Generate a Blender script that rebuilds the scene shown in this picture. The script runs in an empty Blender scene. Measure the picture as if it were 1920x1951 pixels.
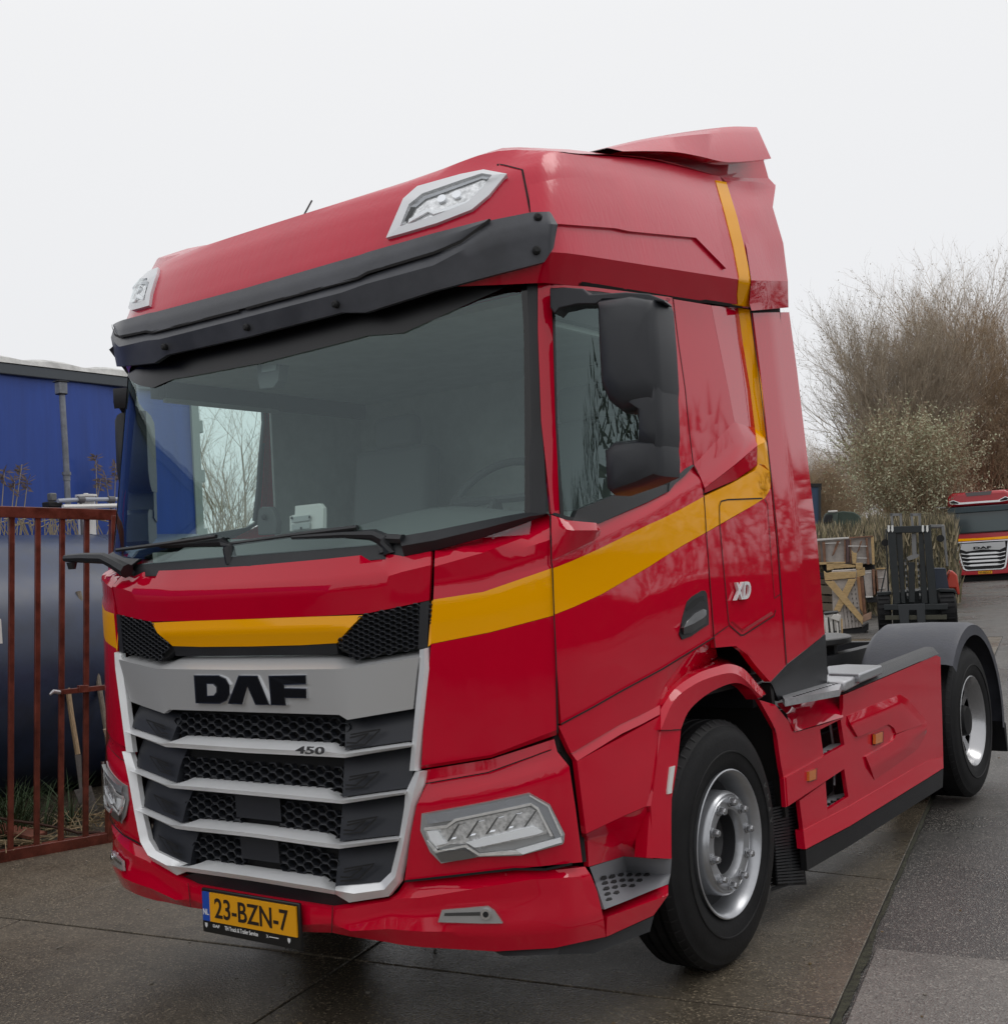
import bpy, bmesh, math, random
import numpy as np
from mathutils import Vector, Matrix
from mathutils.bvhtree import BVHTree
random.seed(7)
sc = bpy.context.scene
# ------------------------------------------------------------------ camera
CAM = Vector((3.4955, -3.1176, 1.6729)); YAW, PITCH, ROLL, FOC = -.6304, .0521, -.0580, 2270.77
def _axes():
    cy, sy, cp, sp = math.cos(YAW), math.sin(YAW), math.cos(PITCH), math.sin(PITCH)
    f = Vector((sy*cp, cy*cp, sp)); r = Vector((cy, -sy, 0)); u = r.cross(f)
    c, s = math.cos(ROLL), math.sin(ROLL)
    return c*r+s*u, -s*r+c*u, f
CR, CU, CF = _axes()
cd = bpy.data.cameras.new('camera'); cam = bpy.data.objects.new('camera', cd); sc.collection.objects.link(cam)
cam.matrix_world = Matrix(((CR.x, CU.x, -CF.x, CAM.x), (CR.y, CU.y, -CF.y, CAM.y), (CR.z, CU.z, -CF.z, CAM.z), (0, 0, 0, 1)))
cd.sensor_fit = 'HORIZONTAL'; cd.sensor_width = 36; cd.lens = FOC*36/1920; cd.clip_start = .1; cd.clip_end = 2000
sc.camera = cam
# ------------------------------------------------------------------ world: overcast sky
w = bpy.data.worlds.new('World'); sc.world = w; w.use_nodes = True
nt = w.node_tree; nt.nodes.clear()
out = nt.nodes.new('ShaderNodeOutputWorld'); bg = nt.nodes.new('ShaderNodeBackground')
sky = nt.nodes.new('ShaderNodeTexSky'); sky.sky_type = 'NISHITA'; sky.sun_disc = False
sky.sun_elevation = math.radians(38); sky.sun_rotation = math.radians(150)
hsv = nt.nodes.new('ShaderNodeHueSaturation'); hsv.inputs['Saturation'].default_value = .25; hsv.inputs['Value'].default_value = .06
mx = nt.nodes.new('ShaderNodeMix'); mx.data_type = 'RGBA'; mx.inputs['Factor'].default_value = .9
tc = nt.nodes.new('ShaderNodeTexCoord'); sp_ = nt.nodes.new('ShaderNodeSeparateXYZ'); cr = nt.nodes.new('ShaderNodeValToRGB')
cr.color_ramp.elements[0].position = 0; cr.color_ramp.elements[0].color = (.86, .87, .895, 1)
cr.color_ramp.elements[1].position = .42; cr.color_ramp.elements[1].color = (.95, .955, .97, 1)
e3 = cr.color_ramp.elements.new(1.0); e3.color = (1.22, 1.22, 1.23, 1)
nt.links.new(tc.outputs['Generated'], sp_.inputs[0]); nt.links.new(sp_.outputs['Z'], cr.inputs[0])
nt.links.new(sky.outputs[0], hsv.inputs['Color']); nt.links.new(hsv.outputs[0], mx.inputs[6]); nt.links.new(cr.outputs[0], mx.inputs[7])
nt.links.new(mx.outputs[2], bg.inputs[0]); bg.inputs[1].default_value = 1.0
nt.links.new(bg.outputs[0], out.inputs[0])
sd = bpy.data.lights.new('sun', 'SUN'); sd.energy = .5; sd.angle = math.radians(25); sd.color = (1, .97, .93)
so = bpy.data.objects.new('sun', sd); sc.collection.objects.link(so)
so.rotation_euler = Vector((-.35, -.55, -.9)).normalized().to_track_quat('-Z', 'Y').to_euler()
sc.view_settings.view_transform = 'Standard'; sc.view_settings.look = 'None'; sc.view_settings.exposure = 0; sc.view_settings.gamma = 1
sc.cycles.max_bounces = 8; sc.cycles.transparent_max_bounces = 12
# ------------------------------------------------------------------ materials
def lin(r, g, b):
    return tuple(((c/255)/12.92 if c/255 <= .04045 else ((c/255+.055)/1.055)**2.4) for c in (r, g, b))
MATS = {}
def mat(name, col=None, rough=.5, metal=0, coat=0, spec=.5, noise=0, nscale=8, bump=0, bscale=60, alpha=None, cr_=.04, tr=0, col2=None, emis=None, stretch=None, rvar=0):
    if name in MATS: return MATS[name]
    m = bpy.data.materials.new(name); m.use_nodes = True; t = m.node_tree; b = t.nodes['Principled BSDF']
    b.inputs['Base Color'].default_value = (*col, 1); b.inputs['Roughness'].default_value = rough; b.inputs['Metallic'].default_value = metal
    b.inputs['Coat Weight'].default_value = coat; b.inputs['Coat Roughness'].default_value = cr_; b.inputs['Specular IOR Level'].default_value = spec
    if tr: b.inputs['Transmission Weight'].default_value = tr
    co = t.nodes.new('ShaderNodeTexCoord'); src = co.outputs['Object']
    if stretch:
        mp = t.nodes.new('ShaderNodeMapping'); mp.inputs['Scale'].default_value = stretch; t.links.new(src, mp.inputs[0]); src = mp.outputs[0]
    if noise or col2:
        n = t.nodes.new('ShaderNodeTexNoise'); n.inputs['Scale'].default_value = nscale; n.inputs['Detail'].default_value = 7; n.inputs['Roughness'].default_value = .65
        t.links.new(src, n.inputs['Vector'])
        r = t.nodes.new('ShaderNodeValToRGB'); r.color_ramp.elements[0].position = .35; r.color_ramp.elements[1].position = .68
        c2 = col2 or tuple(min(1, c*(1+noise)) for c in col); c1 = col if col2 else tuple(c*(1-noise) for c in col)
        r.color_ramp.elements[0].color = (*c1, 1); r.color_ramp.elements[1].color = (*c2, 1)
        t.links.new(n.outputs['Fac'], r.inputs[0]); t.links.new(r.outputs[0], b.inputs['Base Color'])
        if rvar:
            mr = t.nodes.new('ShaderNodeMapRange'); mr.inputs['From Min'].default_value = .3; mr.inputs['From Max'].default_value = .7
            mr.inputs['To Min'].default_value = rough-rvar; mr.inputs['To Max'].default_value = rough+rvar
            t.links.new(n.outputs['Fac'], mr.inputs[0]); t.links.new(mr.outputs[0], b.inputs['Roughness'])
    if bump:
        n2 = t.nodes.new('ShaderNodeTexNoise'); n2.inputs['Scale'].default_value = bscale; n2.inputs['Detail'].default_value = 4
        t.links.new(src, n2.inputs['Vector'])
        bp = t.nodes.new('ShaderNodeBump'); bp.inputs['Strength'].default_value = bump; bp.inputs['Distance'].default_value = .01
        t.links.new(n2.outputs['Fac'], bp.inputs['Height']); t.links.new(bp.outputs[0], b.inputs['Normal'])
        if coat: t.links.new(bp.outputs[0], b.inputs['Coat Normal'])
    if emis: b.inputs['Emission Color'].default_value = (*emis, 1); b.inputs['Emission Strength'].default_value = 1
    MATS[name] = m; return m
RED = mat('red paint', (.57, .0005, .022), .45, 0, 1.0, .0, noise=.05, nscale=1.2, cr_=.03)
REDW = mat('red paint wet with rain', (.56, .0010, .030), .40, 0, .75, .15, cr_=.16, bump=.10, bscale=70, noise=.05, nscale=3, stretch=(1, 1, .07))
YEL = mat('yellow paint', (.93, .40, .0), .45, 0, .6, .0, cr_=.04)
BLK = mat('black textured plastic', (.015, .016, .019), .48, 0, 0, .5, bump=.15, bscale=400, noise=.2, nscale=5)
VIS = mat('grey black visor plastic', (.062, .065, .076), .40, 0, 0, .5, bump=.12, bscale=500, noise=.25, nscale=4, rvar=.08)
DRK = mat('dark recess', (.008, .008, .009), .7)
GAP = mat('panel gap black', (.004, .003, .003), .8)
SIL = mat('satin silver trim', (.90, .91, .92), .34, .3, .2, .5, noise=.04, nscale=3)
SILP = mat('silver painted header', (.56, .565, .57), .36, .4, .3, .5, bump=.02, bscale=900)
CHR = mat('chrome', (.75, .76, .78), .08, 1)
NUT = mat('wheel nut steel', (.38, .385, .40), .22, .8)
GRP = mat('dark grey grille plastic', (.022, .024, .030), .42, 0, 0, .4)
STG = mat('grey step plastic', (.17, .175, .19), .5, 0, 0, .5, bump=.1, bscale=300)
ALU = mat('aluminium plate', (.5, .5, .52), .4, .7, noise=.15, nscale=20)
RUB = mat('tyre rubber', (.009, .009, .010), .6, 0, 0, .25, noise=.35, nscale=6, bump=.1, bscale=80)
RIM = mat('silver wheel steel', (.40, .41, .43), .30, .7, .15, .5, noise=.08, nscale=12)
AMB = mat('amber marker lens', (.65, .16, .0), .12, 0, 1, .5)
WHT = mat('white reflective', (.75, .75, .72), .3, 0, .4)
INT = mat('interior trim grey green', (.42, .45, .43), .7, noise=.1)
IND = mat('interior dark trim', (.06, .065, .065), .6)
def glassmat(name, tint, gl=(.95, 1, 1), ior=1.5, rough=0, boost=0):
    m = bpy.data.materials.new(name); m.use_nodes = True; t = m.node_tree; t.nodes.clear()
    o = t.nodes.new('ShaderNodeOutputMaterial'); mixn = t.nodes.new('ShaderNodeMixShader'); tr = t.nodes.new('ShaderNodeBsdfTransparent'); g = t.nodes.new('ShaderNodeBsdfGlossy')
    g.inputs['Roughness'].default_value = rough; g.inputs['Color'].default_value = (*gl, 1)
    lw = t.nodes.new('ShaderNodeLayerWeight'); lw.inputs['Blend'].default_value = .5; r0 = ((ior-1)/(ior+1))**2
    pw = t.nodes.new('ShaderNodeMath'); pw.operation = 'POWER'; pw.inputs[1].default_value = 5; t.links.new(lw.outputs['Facing'], pw.inputs[0])
    fr = t.nodes.new('ShaderNodeMath'); fr.operation = 'MULTIPLY_ADD'; fr.inputs[1].default_value = 1-r0; fr.inputs[2].default_value = r0; t.links.new(pw.outputs[0], fr.inputs[0])
    tr.inputs['Color'].default_value = (*tint, 1)
    t.links.new(fr.outputs[0], mixn.inputs[0]); t.links.new(tr.outputs[0], mixn.inputs[1]); t.links.new(g.outputs[0], mixn.inputs[2]); t.links.new(mixn.outputs[0], o.inputs[0])
    MATS[name] = m; return m
WSG = glassmat('windscreen glass', (.85, .95, .92), (.78, .93, .96), 1.75)
DGL = glassmat('door glass', (.76, .86, .84), (.8, 1, 1), 1.75)
LENS = glassmat('clear lamp lens', (.98, .99, 1.0), ior=1.45)
REFL = mat('lamp reflector', (.75, .75, .75), .18, .55, noise=.35, nscale=60)
LEDW = mat('white light guide', (.90, .91, .92), .25, 0, .8)
# ------------------------------------------------------------------ pixel <-> world helpers (source photograph pixels)
FR = {'A': (200, 220, 3.1733), 'B': (700, 220, 3.1733), 'C': (1100, 220, 3.808), 'D': (180, 700, 3.1733), 'E': (700, 700, 3.1733), 'G': (1200, 700, 3.224),
      'H': (180, 1150, 2.9292), 'I': (740, 1350, 3.1733), 'J': (1200, 1150, 2.58), 'K': (1420, 1150, 3.224), 'L': (1520, 900, 4.76), 'P': (0, 0, 1)}
def q(f, *pts):
    o = FR[f]; return [(o[0]+x/o[2], o[1]+y/o[2]) for x, y in pts]
def A(*p): return q('A', *p)
def B(*p): return q('B', *p)
def Cc(*p): return q('C', *p)
def D(*p): return q('D', *p)
def E(*p): return q('E', *p)
def G(*p): return q('G', *p)
def H(*p): return q('H', *p)
def I(*p): return q('I', *p)
def J(*p): return q('J', *p)
def K(*p): return q('K', *p)
def L(*p): return q('L', *p)
def ray(u, v): return (CF + CR*((u-960)/FOC) - CU*((v-975.5)/FOC))
def onX(p, x): d = ray(*p); return CAM + d*((x-CAM.x)/d.x)
def onY(p, y): d = ray(*p); return CAM + d*((y-CAM.y)/d.y)
def onZ(p, z): d = ray(*p); return CAM + d*((z-CAM.z)/d.z)
def onD(p, depth): return CAM + ray(*p)*depth
def proj(P):
    d = Vector(P)-CAM; z = d.dot(CF); return (960+FOC*d.dot(CR)/z, 975.5-FOC*d.dot(CU)/z)
# ------------------------------------------------------------------ object helpers
COL = sc.collection
def tag(o, label=None, cat=None, group=None, kind=None):
    if label: o['label'] = label
    if cat: o['category'] = cat
    if group: o['group'] = group
    if kind: o['kind'] = kind
    return o
def thing(name, loc, label=None, cat=None, group=None, kind=None):
    o = bpy.data.objects.new(name, None); o.location = loc; o.empty_display_size = .2; COL.objects.link(o)
    return tag(o, label, cat, group, kind)
def wloc(o):
    v = Vector((0, 0, 0))
    while o is not None: v += o.location; o = o.parent
    return v
class MB:
    def __init__(s): s.v = []; s.f = []; s.mi = []; s.mats = []
    def m(s, mt):
        if mt not in s.mats: s.mats.append(mt)
        return s.mats.index(mt)
    def add(s, vs, fs, mt):
        b = len(s.v); s.v.extend([tuple(v) for v in vs]); k = s.m(mt)
        for f in fs: s.f.append(tuple(b+i for i in f)); s.mi.append(k)
        return s
    def box(s, c, d, mt, rz=0, rx=0, ry=0, taper=1):
        M = Matrix.Rotation(rz, 3, 'Z') @ Matrix.Rotation(rx, 3, 'X') @ Matrix.Rotation(ry, 3, 'Y'); c = Vector(c); vs = []
        for z in (-.5, .5):
            k = taper if z > 0 else 1
            for x, y in ((-.5, -.5), (.5, -.5), (.5, .5), (-.5, .5)): vs.append(c + M @ Vector((x*d[0]*k, y*d[1]*k, z*d[2])))
        return s.add(vs, [(0, 3, 2, 1), (4, 5, 6, 7), (0, 1, 5, 4), (1, 2, 6, 5), (2, 3, 7, 6), (3, 0, 4, 7)], mt)
    def bar(s, a, b, wd, mt, n=4, r2=None, rot=math.pi/4):
        a, b = Vector(a), Vector(b); d = (b-a).normalized(); up = Vector((0, 0, 1)) if abs(d.z) < .95 else Vector((0, 1, 0))
        x = d.cross(up).normalized(); y = x.cross(d); r2 = wd if r2 is None else r2; vs = []
        for P, r in ((a, wd), (b, r2)):
            for i in range(n): t = 2*math.pi*i/n+rot; vs.append(P + x*math.cos(t)*r + y*math.sin(t)*r)
        return s.add(vs, [(i, (i+1) % n, n+(i+1) % n, n+i) for i in range(n)]+[tuple(range(n))[::-1], tuple(range(n, 2*n))], mt)
    def tube(s, pts, r, mt, n=8):
        pts = [Vector(p) for p in pts]; vs = []
        for i, P in enumerate(pts):
            d = (pts[min(i+1, len(pts)-1)]-pts[max(i-1, 0)]).normalized(); up = Vector((0, 0, 1)) if abs(d.z) < .9 else Vector((0, 1, 0))
            x = d.cross(up).normalized(); y = x.cross(d); rr = r[i] if isinstance(r, (list, tuple)) else r
            for k in range(n): t = 2*math.pi*k/n; vs.append(P + x*math.cos(t)*rr + y*math.sin(t)*rr)
        fs = [(i*n+k, i*n+(k+1) % n, (i+1)*n+(k+1) % n, (i+1)*n+k) for i in range(len(pts)-1) for k in range(n)]
        fs += [tuple(range(n))[::-1], tuple(range((len(pts)-1)*n, len(pts)*n))]
        return s.add(vs, fs, mt)
    def prism(s, pts, ext, mt, mt_side=None):
        pts = [Vector(p) for p in pts]; n = len(pts); e = Vector(ext)
        s.add(pts+[p+e for p in pts], [tuple(range(n))], mt); b = len(s.v)-2*n
        k = s.m(mt); s.f.append(tuple(range(b+2*n-1, b+n-1, -1))); s.mi.append(k)
        k = s.m(mt_side or mt)
        for i in range(n): s.f.append((b+i, b+n+i, b+n+(i+1) % n, b+(i+1) % n)); s.mi.append(k)
        return s
    def lathe(s, prof, mt, cy, cz, n=48, sgn=1, mats=None, a0=0, a1=None):
        full = a1 is None; a1 = 2*math.pi if full else a1; cnt = n if full else n+1; vs = []
        for r, x in prof:
            for i in range(cnt): t = a0+(a1-a0)*i/n; vs.append((sgn*x, cy+r*math.cos(t), cz+r*math.sin(t)))
        fs = []
        b = len(s.v); s.v.extend(vs)
        for k in range(len(prof)-1):
            mm = s.m(mats[k] if mats else mt)
            for i in range(n):
                j = (i+1) % cnt; s.f.append((b+k*cnt+i, b+k*cnt+j, b+(k+1)*cnt+j, b+(k+1)*cnt+i)); s.mi.append(mm)
        return s
    def mirrored(s):
        m = MB(); m.mats = list(s.mats); m.v = [(-x, y, z) for x, y, z in s.v]; m.f = [f[::-1] for f in s.f]; m.mi = list(s.mi); return m
    def join(s, o):
        b = len(s.v); s.v += o.v; mp = [s.m(x) for x in o.mats]; s.f += [tuple(i+b for i in f) for f in o.f]; s.mi += [mp[i] for i in o.mi]; return s
    def build(s, name, parent=None, ang=32, smooth=True, bevel=0, bseg=2, merge=False, label=None, cat=None, group=None, kind=None, recalc=False, subs=0):
        off = wloc(parent) if parent else Vector((0, 0, 0))
        me = bpy.data.meshes.new(name)
        me.from_pydata([(x-off.x, y-off.y, z-off.z) for x, y, z in s.v], [], s.f)
        for m_ in s.mats: me.materials.append(m_)
        me.polygons.foreach_set('material_index', s.mi)
        if merge or recalc:
            bm = bmesh.new(); bm.from_mesh(me)
            if merge: bmesh.ops.remove_doubles(bm, verts=bm.verts, dist=.0004)
            if recalc: bmesh.ops.recalc_face_normals(bm, faces=bm.faces)
            bm.to_mesh(me); bm.free()
        if smooth:
            me.polygons.foreach_set('use_smooth', [True]*len(me.polygons)); me.set_sharp_from_angle(angle=math.radians(ang))
        me.update()
        o = bpy.data.objects.new(name, me); COL.objects.link(o); o.parent = parent
        if bevel:
            b = o.modifiers.new('bevel', 'BEVEL'); b.width = bevel; b.segments = bseg; b.limit_method = 'ANGLE'; b.angle_limit = math.radians(40); b.harden_normals = False
        if subs:
            b = o.modifiers.new('subsurf', 'SUBSURF'); b.levels = subs; b.render_levels = subs
        return tag(o, label, cat, group, kind)
    def pair(s, name, parent, **k):
        return s.build(name, parent, **k), s.mirrored().build(name, parent, **k)
def copy_tree(o, parent=None):
    c = o.copy(); COL.objects.link(c)
    if parent is not None: c.parent = parent
    for ch in list(o.children): copy_tree(ch, c)
    return c
def textbox(mb, txt, o, r, u, wd, ht, dep, mt, bold=.0, shear=0, gapw=1.0):
    """letters fitted in a box: o = lower left corner, r/u = unit vectors, front faces r x u"""
    c = bpy.data.curves.new('t', 'FONT'); c.body = txt; c.size = 1; c.extrude = .5; c.offset = bold; c.resolution_u = 4; c.space_character = gapw
    ob = bpy.data.objects.new('t', c); COL.objects.link(ob); bpy.context.view_layer.update()
    me = ob.evaluated_get(bpy.context.evaluated_depsgraph_get()).to_mesh()
    V = [v.co.copy() for v in me.vertices]; Fs = [tuple(p.vertices) for p in me.polygons]
    x0 = min(v.x for v in V); x1 = max(v.x for v in V); y0 = min(v.y for v in V); y1 = max(v.y for v in V)
    n = Vector(r).cross(Vector(u)); vs = []
    for v in V:
        a = (v.x-x0)/(x1-x0); b = (v.y-y0)/(y1-y0); vs.append(Vector(o)+Vector(r)*(a*wd+shear*b*ht)+Vector(u)*(b*ht)+n*((v.z+.5)*dep))
    mb.add(vs, Fs, mt); ob.evaluated_get(bpy.context.evaluated_depsgraph_get()).to_mesh_clear(); bpy.data.objects.remove(ob); return mb
# ------------------------------------------------------------------ the tractor unit: guide surfaces
PX = [0, .25, .47, .70, .86, .93, 1.00, 1.07, 1.13, 1.18, 1.215, 1.235, 1.246, 1.25]
PY = [-.045, -.044, -.038, -.016, .007, .032, .062, .096, .132, .165, .196, .225, .30, .42]
def planf(x): return float(np.interp(abs(x), PX, PY))
def setb(z): return float(np.interp(z, [0, 1.77, 1.80, 1.86, 2.69, 3.0], [0, 0, .05, .07, .17, .2]))
def hwid(z): return float(np.interp(z, [1.85, 2.75], [1.25, 1.215]))
def make_bvh(rows):
    vs = []; fs = []; n = len(rows[0])
    for r in rows: vs += r
    for i in range(len(rows)-1):
        for j in range(n-1): fs.append((i*n+j, i*n+j+1, (i+1)*n+j+1, (i+1)*n+j))
    return BVHTree.FromPolygons([Vector(v) for v in vs], fs)
def body_rows(zs, sb, extra=0, y_end=7):
    rows = []
    path = [(-x, y) for x, y in zip(PX, PY)][::-1]+[(x, y) for x, y in zip(PX, PY)][1:]
    path = [(-1.25, y_end), (-1.25, 2.0), (-1.25, .8)]+path+[(1.25, .8), (1.25, 2.0), (1.25, y_end)]
    for z in zs:
        k = (hwid(z)+extra)/1.25; rows.append([(x*k, y+sb(z)*(1 if y < 1.5 else 0), z) for x, y in path])
    return rows
BODY = make_bvh(body_rows([-.5, 0, .5, 1, 1.77, 1.80, 1.86, 2.3, 2.69, 3.3], setb))
LOWB = make_bvh(body_rows([-.5, 3.3], lambda z: 0))
VISO = make_bvh([[(x, y, z) for x, y, z in r] for r in body_rows([2.2, 3.3], lambda z: .085, .05)])
# roof
def roof_path():
    P = [(x, y, 0) for x, y in zip(PX, PY)]
    for y in (.6, .8, 1.05, 1.3, 1.55, 1.8, 2.035): P.append((1.25, y, 1))
    return P
RP = roof_path()
ZE = ([.2, .44, .65, 1.05, 1.43, 2.07], [3.16, 3.20, 3.235, 3.335, 3.415, 3.50])
def zedge(y): return float(np.interp(y, *ZE))
def hwr(zz): return float(np.interp(zz, [2.5, 2.65, 2.75, 2.95, 3.1, 3.28, 3.5], [1.20, 1.215, 1.275, 1.24, 1.20, 1.12, 1.02]))
def roof_row(zf, zs, fr):
    r = []
    for i, (x, y, s) in enumerate(RP):
        fy = y+fr*(1 if y < .42 else max(0, 1-(y-.42)/1.0)); t = min(1, max(0, (x-.9)/.35))
        if y > .25: t = 1
        z = zf*(1-t)+(zs(fy))*t; zz = z-.1*fy
        k = hwr(zz)/1.25; r.append((x*k, fy, z))
    return r
RROWS = [roof_row(2.70, lambda y: 2.655+.093*y, .12), roof_row(2.77, lambda y: 2.75+.1*y, .10), roof_row(2.87, lambda y: 2.86+.1*y, .115),
         roof_row(2.97, lambda y: 2.97+.105*y, .15), roof_row(3.05, lambda y: 3.05*.5+.5*zedge(y)+.02*y, .185), roof_row(3.135, zedge, .24)]
def dense(rows, n=3):
    out_ = []
    for i in range(len(rows)-1):
        for k in range(n): t = k/n; out_.append([tuple(a*(1-t)+b*t for a, b in zip(p, q_)) for p, q_ in zip(rows[i], rows[i+1])])
    out_.append(rows[-1]); return out_
ROOF = make_bvh([r+[(r[-1][0], r[-1][1]+.22, r[-1][2]+.02)] for r in RROWS])
def sq(m):
    m.v = [(x if x > -.5 else x+(-.5-x)*.125, y, z) for x, y, z in m.v]; return m
NOHIT = []
def cast(p, off=0, surf=None):
    if isinstance(p, Vector): return p, Vector((0, 0, 1))
    surf = surf or BODY
    d = ray(*p).normalized()
    if not isinstance(surf, BVHTree):        # plane given as ('X', value) etc
        ax, val = surf; f = {'X': onX, 'Y': onY, 'Z': onZ}[ax]; n = Vector({'X': (1, 0, 0), 'Y': (0, -1, 0), 'Z': (0, 0, 1)}[ax]); return f(p, val)-d*(off/max(.2, abs(n.dot(d)))), n
    hit, n, _, t = surf.ray_cast(CAM, d)
    if hit is None:
        NOHIT.append(p); hit, n, _, t = surf.find_nearest(onX(p, 1.25)); return hit, n
    if n.dot(d) > 0: n = -n
    return hit - d*(off/max(.3, abs(n.dot(d)))), n
def strip(mb, rows, offs, mats, m=5, n=3, surf=None, skirt=.02, snap=False):
    if not isinstance(mats, (list, tuple)): mats = [mats]*(len(rows)-1)
    if not isinstance(offs, (list, tuple)): offs = [offs]*len(rows)
    R = []; OF = []; MI = []
    for r in rows: assert len(r) == len(rows[0]), ('row len', [len(x) for x in rows], r)
    def lerp(a, b, t):
        if isinstance(a, Vector): return a.lerp(b, t)
        return (a[0]*(1-t)+b[0]*t, a[1]*(1-t)+b[1]*t)
    def fine(r, o):
        o = o if isinstance(o, (list, tuple)) else [o]*len(r); rr = []; oo = []
        for i in range(len(r)-1):
            for k in range(m): rr.append(lerp(r[i], r[i+1], k/m)); oo.append(o[i]*(1-k/m)+o[i+1]*k/m)
        return rr+[r[-1]], oo+[o[-1]]
    FRW = [fine(r, o) for r, o in zip(rows, offs)]
    for i in range(len(rows)-1):
        for k in range(n):
            t = k/n; R.append([lerp(a, b, t) for a, b in zip(FRW[i][0], FRW[i+1][0])]); OF.append([a*(1-t)+b*t for a, b in zip(FRW[i][1], FRW[i+1][1])]); MI.append(mats[i])
    R.append(FRW[-1][0]); OF.append(FRW[-1][1])
    nc = len(R[0]); P = []; N = []
    for r, o in zip(R, OF):
        for j, p in enumerate(r):
            h, nn = cast(p, o[j], surf)
            if snap and j == 0: h = Vector((0, h.y, h.z))
            P.append(h); N.append(nn)
    b = len(mb.v); mb.v.extend([tuple(p) for p in P])
    for i in range(len(R)-1):
        k = mb.m(MI[i])
        for j in range(nc-1): mb.f.append((b+i*nc+j, b+(i+1)*nc+j, b+(i+1)*nc+j+1, b+i*nc+j+1)); mb.mi.append(k)
    if skirt:
        loop = [j for j in range(nc)]+[i*nc+nc-1 for i in range(1, len(R))]+[(len(R)-1)*nc+j for j in range(nc-2, -1, -1)]+[i*nc for i in range(len(R)-2, 0, -1)]
        if snap: loop = [x for x in loop]
        c = len(mb.v); mb.v.extend([tuple(P[i]-N[i]*skirt) for i in loop]); L_ = len(loop); k = mb.m(MI[0])
        for a in range(L_):
            a2 = (a+1) % L_
            if snap and loop[a] % nc == 0 and loop[a2] % nc == 0: continue
            mb.f.append((b+loop[a], b+loop[a2], c+a2, c+a)); mb.mi.append(k)
    return mb
def crs(pts, n=4):
    pts = [Vector((p[0], p[1])) for p in pts]; o = []
    for i in range(len(pts)-1):
        p0, p1, p2, p3 = pts[max(i-1, 0)], pts[i], pts[i+1], pts[min(i+2, len(pts)-1)]
        for k in range(n):
            t = k/n; v = .5*((2*p1)+(p2-p0)*t+(2*p0-5*p1+4*p2-p3)*t*t+(3*p1-p0-3*p2+p3)*t**3); o.append((v.x, v.y))
    o.append((pts[-1].x, pts[-1].y)); return o
def inpoly(p, poly):
    x, y = p; c = False; n = len(poly)
    for i in range(n):
        x1, y1 = poly[i]; x2, y2 = poly[(i+1) % n]
        if (y1 > y) != (y2 > y) and x < (x2-x1)*(y-y1)/(y2-y1)+x1: c = not c
    return c
def line(mb, pts, wd, mt, off=.002, surf=None, m=6):
    """thin ribbon along a pixel polyline, drawn as real geometry on the surface"""
    fine = []
    for i in range(len(pts)-1):
        for k in range(m): t = k/m; fine.append((pts[i][0]*(1-t)+pts[i+1][0]*t, pts[i][1]*(1-t)+pts[i+1][1]*t))
    fine.append(pts[-1]); P = [cast(p, off, surf) for p in fine]; vs = []
    for i, (h, n) in enumerate(P):
        d = (P[min(i+1, len(P)-1)][0]-P[max(i-1, 0)][0]).normalized(); s_ = d.cross(n).normalized()*wd*.5; vs += [h-s_, h+s_]
    mb.add(vs, [(2*i, 2*i+1, 2*i+3, 2*i+2) for i in range(len(P)-1)], mt); return mb
def honey(mb, poly_half, cw, ch, off, mt, wall=.015, excl=None, inner=.80):
    """hexagon lattice on the front surface, both halves; poly_half in pixels for x > 0"""
    dx = cw*1.5; xs = np.arange(0, 1.0, dx/2); c = 0
    for ix, x in enumerate(xs):
        for iz in range(-60, 60):
            z = 1.0+iz*ch+(ch/2 if ix % 2 else 0); y = planf(x)-off
            if not inpoly(proj((x, y, z)), poly_half): continue
            if excl and x < excl[0] and excl[1] < z < excl[2]: continue
            for sg in ((1,) if ix == 0 else (1, -1)):
                oo = []; ii = []; bb = []
                for a, bz in ((.5, 0), (.25, .5), (-.25, .5), (-.5, 0), (-.25, -.5), (.25, -.5)):
                    xx = x+a*cw; oo.append((sg*xx, planf(xx)-off, z+bz*ch)); xi = x+a*cw*inner; zi = z+bz*ch*(inner-.17)
                    ii.append((sg*xi, planf(xi)-off-.003, zi)); bb.append((sg*xi, planf(xi)-off+wall, zi))
                mb.add(oo+ii+bb, [(k, (k+1) % 6, 6+(k+1) % 6, 6+k) for k in range(6)]+[(6+k, 6+(k+1) % 6, 12+(k+1) % 6, 12+k) for k in range(6)], mt)
    return mb
def rev(r): return list(reversed(r))
# ================================================================== THE RED TRACTOR UNIT
TRUCK = thing('tractor_unit', (0, 2.6, 0), 'big red and yellow tractor unit filling the foreground, silver grille lettered DAF, plate 23-BZN-7', 'truck')
def both(mb, name, parent=None, **k):
    """one object spanning the centre line"""
    o = MB().join(mb).join(mb.mirrored()); return o.build(name, parent or TRUCK, **k)
# ---- centre front
mb = MB()
strip(mb, [D((936, 1200), (1400, 1158), (1740, 1122))+E((215, 1142), (385, 1112)), D((936, 1343), (1400, 1318), (1740, 1274))+E((215, 1235), (383, 1195)),
           D((936, 1521), (1300, 1507), (1640, 1489))+E((200, 1446), (373, 1408))], [-.04, .0, -.012], RED, snap=True)
strip(mb, [D((936, 1522), (1300, 1508), (1622, 1498)), D((936, 1588), (1300, 1580), (1545, 1574)), D((936, 1688), (1250, 1680), (1463, 1668))], [-.011, -.002, -.02], YEL, snap=True)
strip(mb, [D((936, 1690), (1250, 1682), (1463, 1670)), D((936, 1744), (1250, 1740), (1472, 1736))], [-.022, -.03], BLK, snap=True)
both(mb, 'front_panel')
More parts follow.
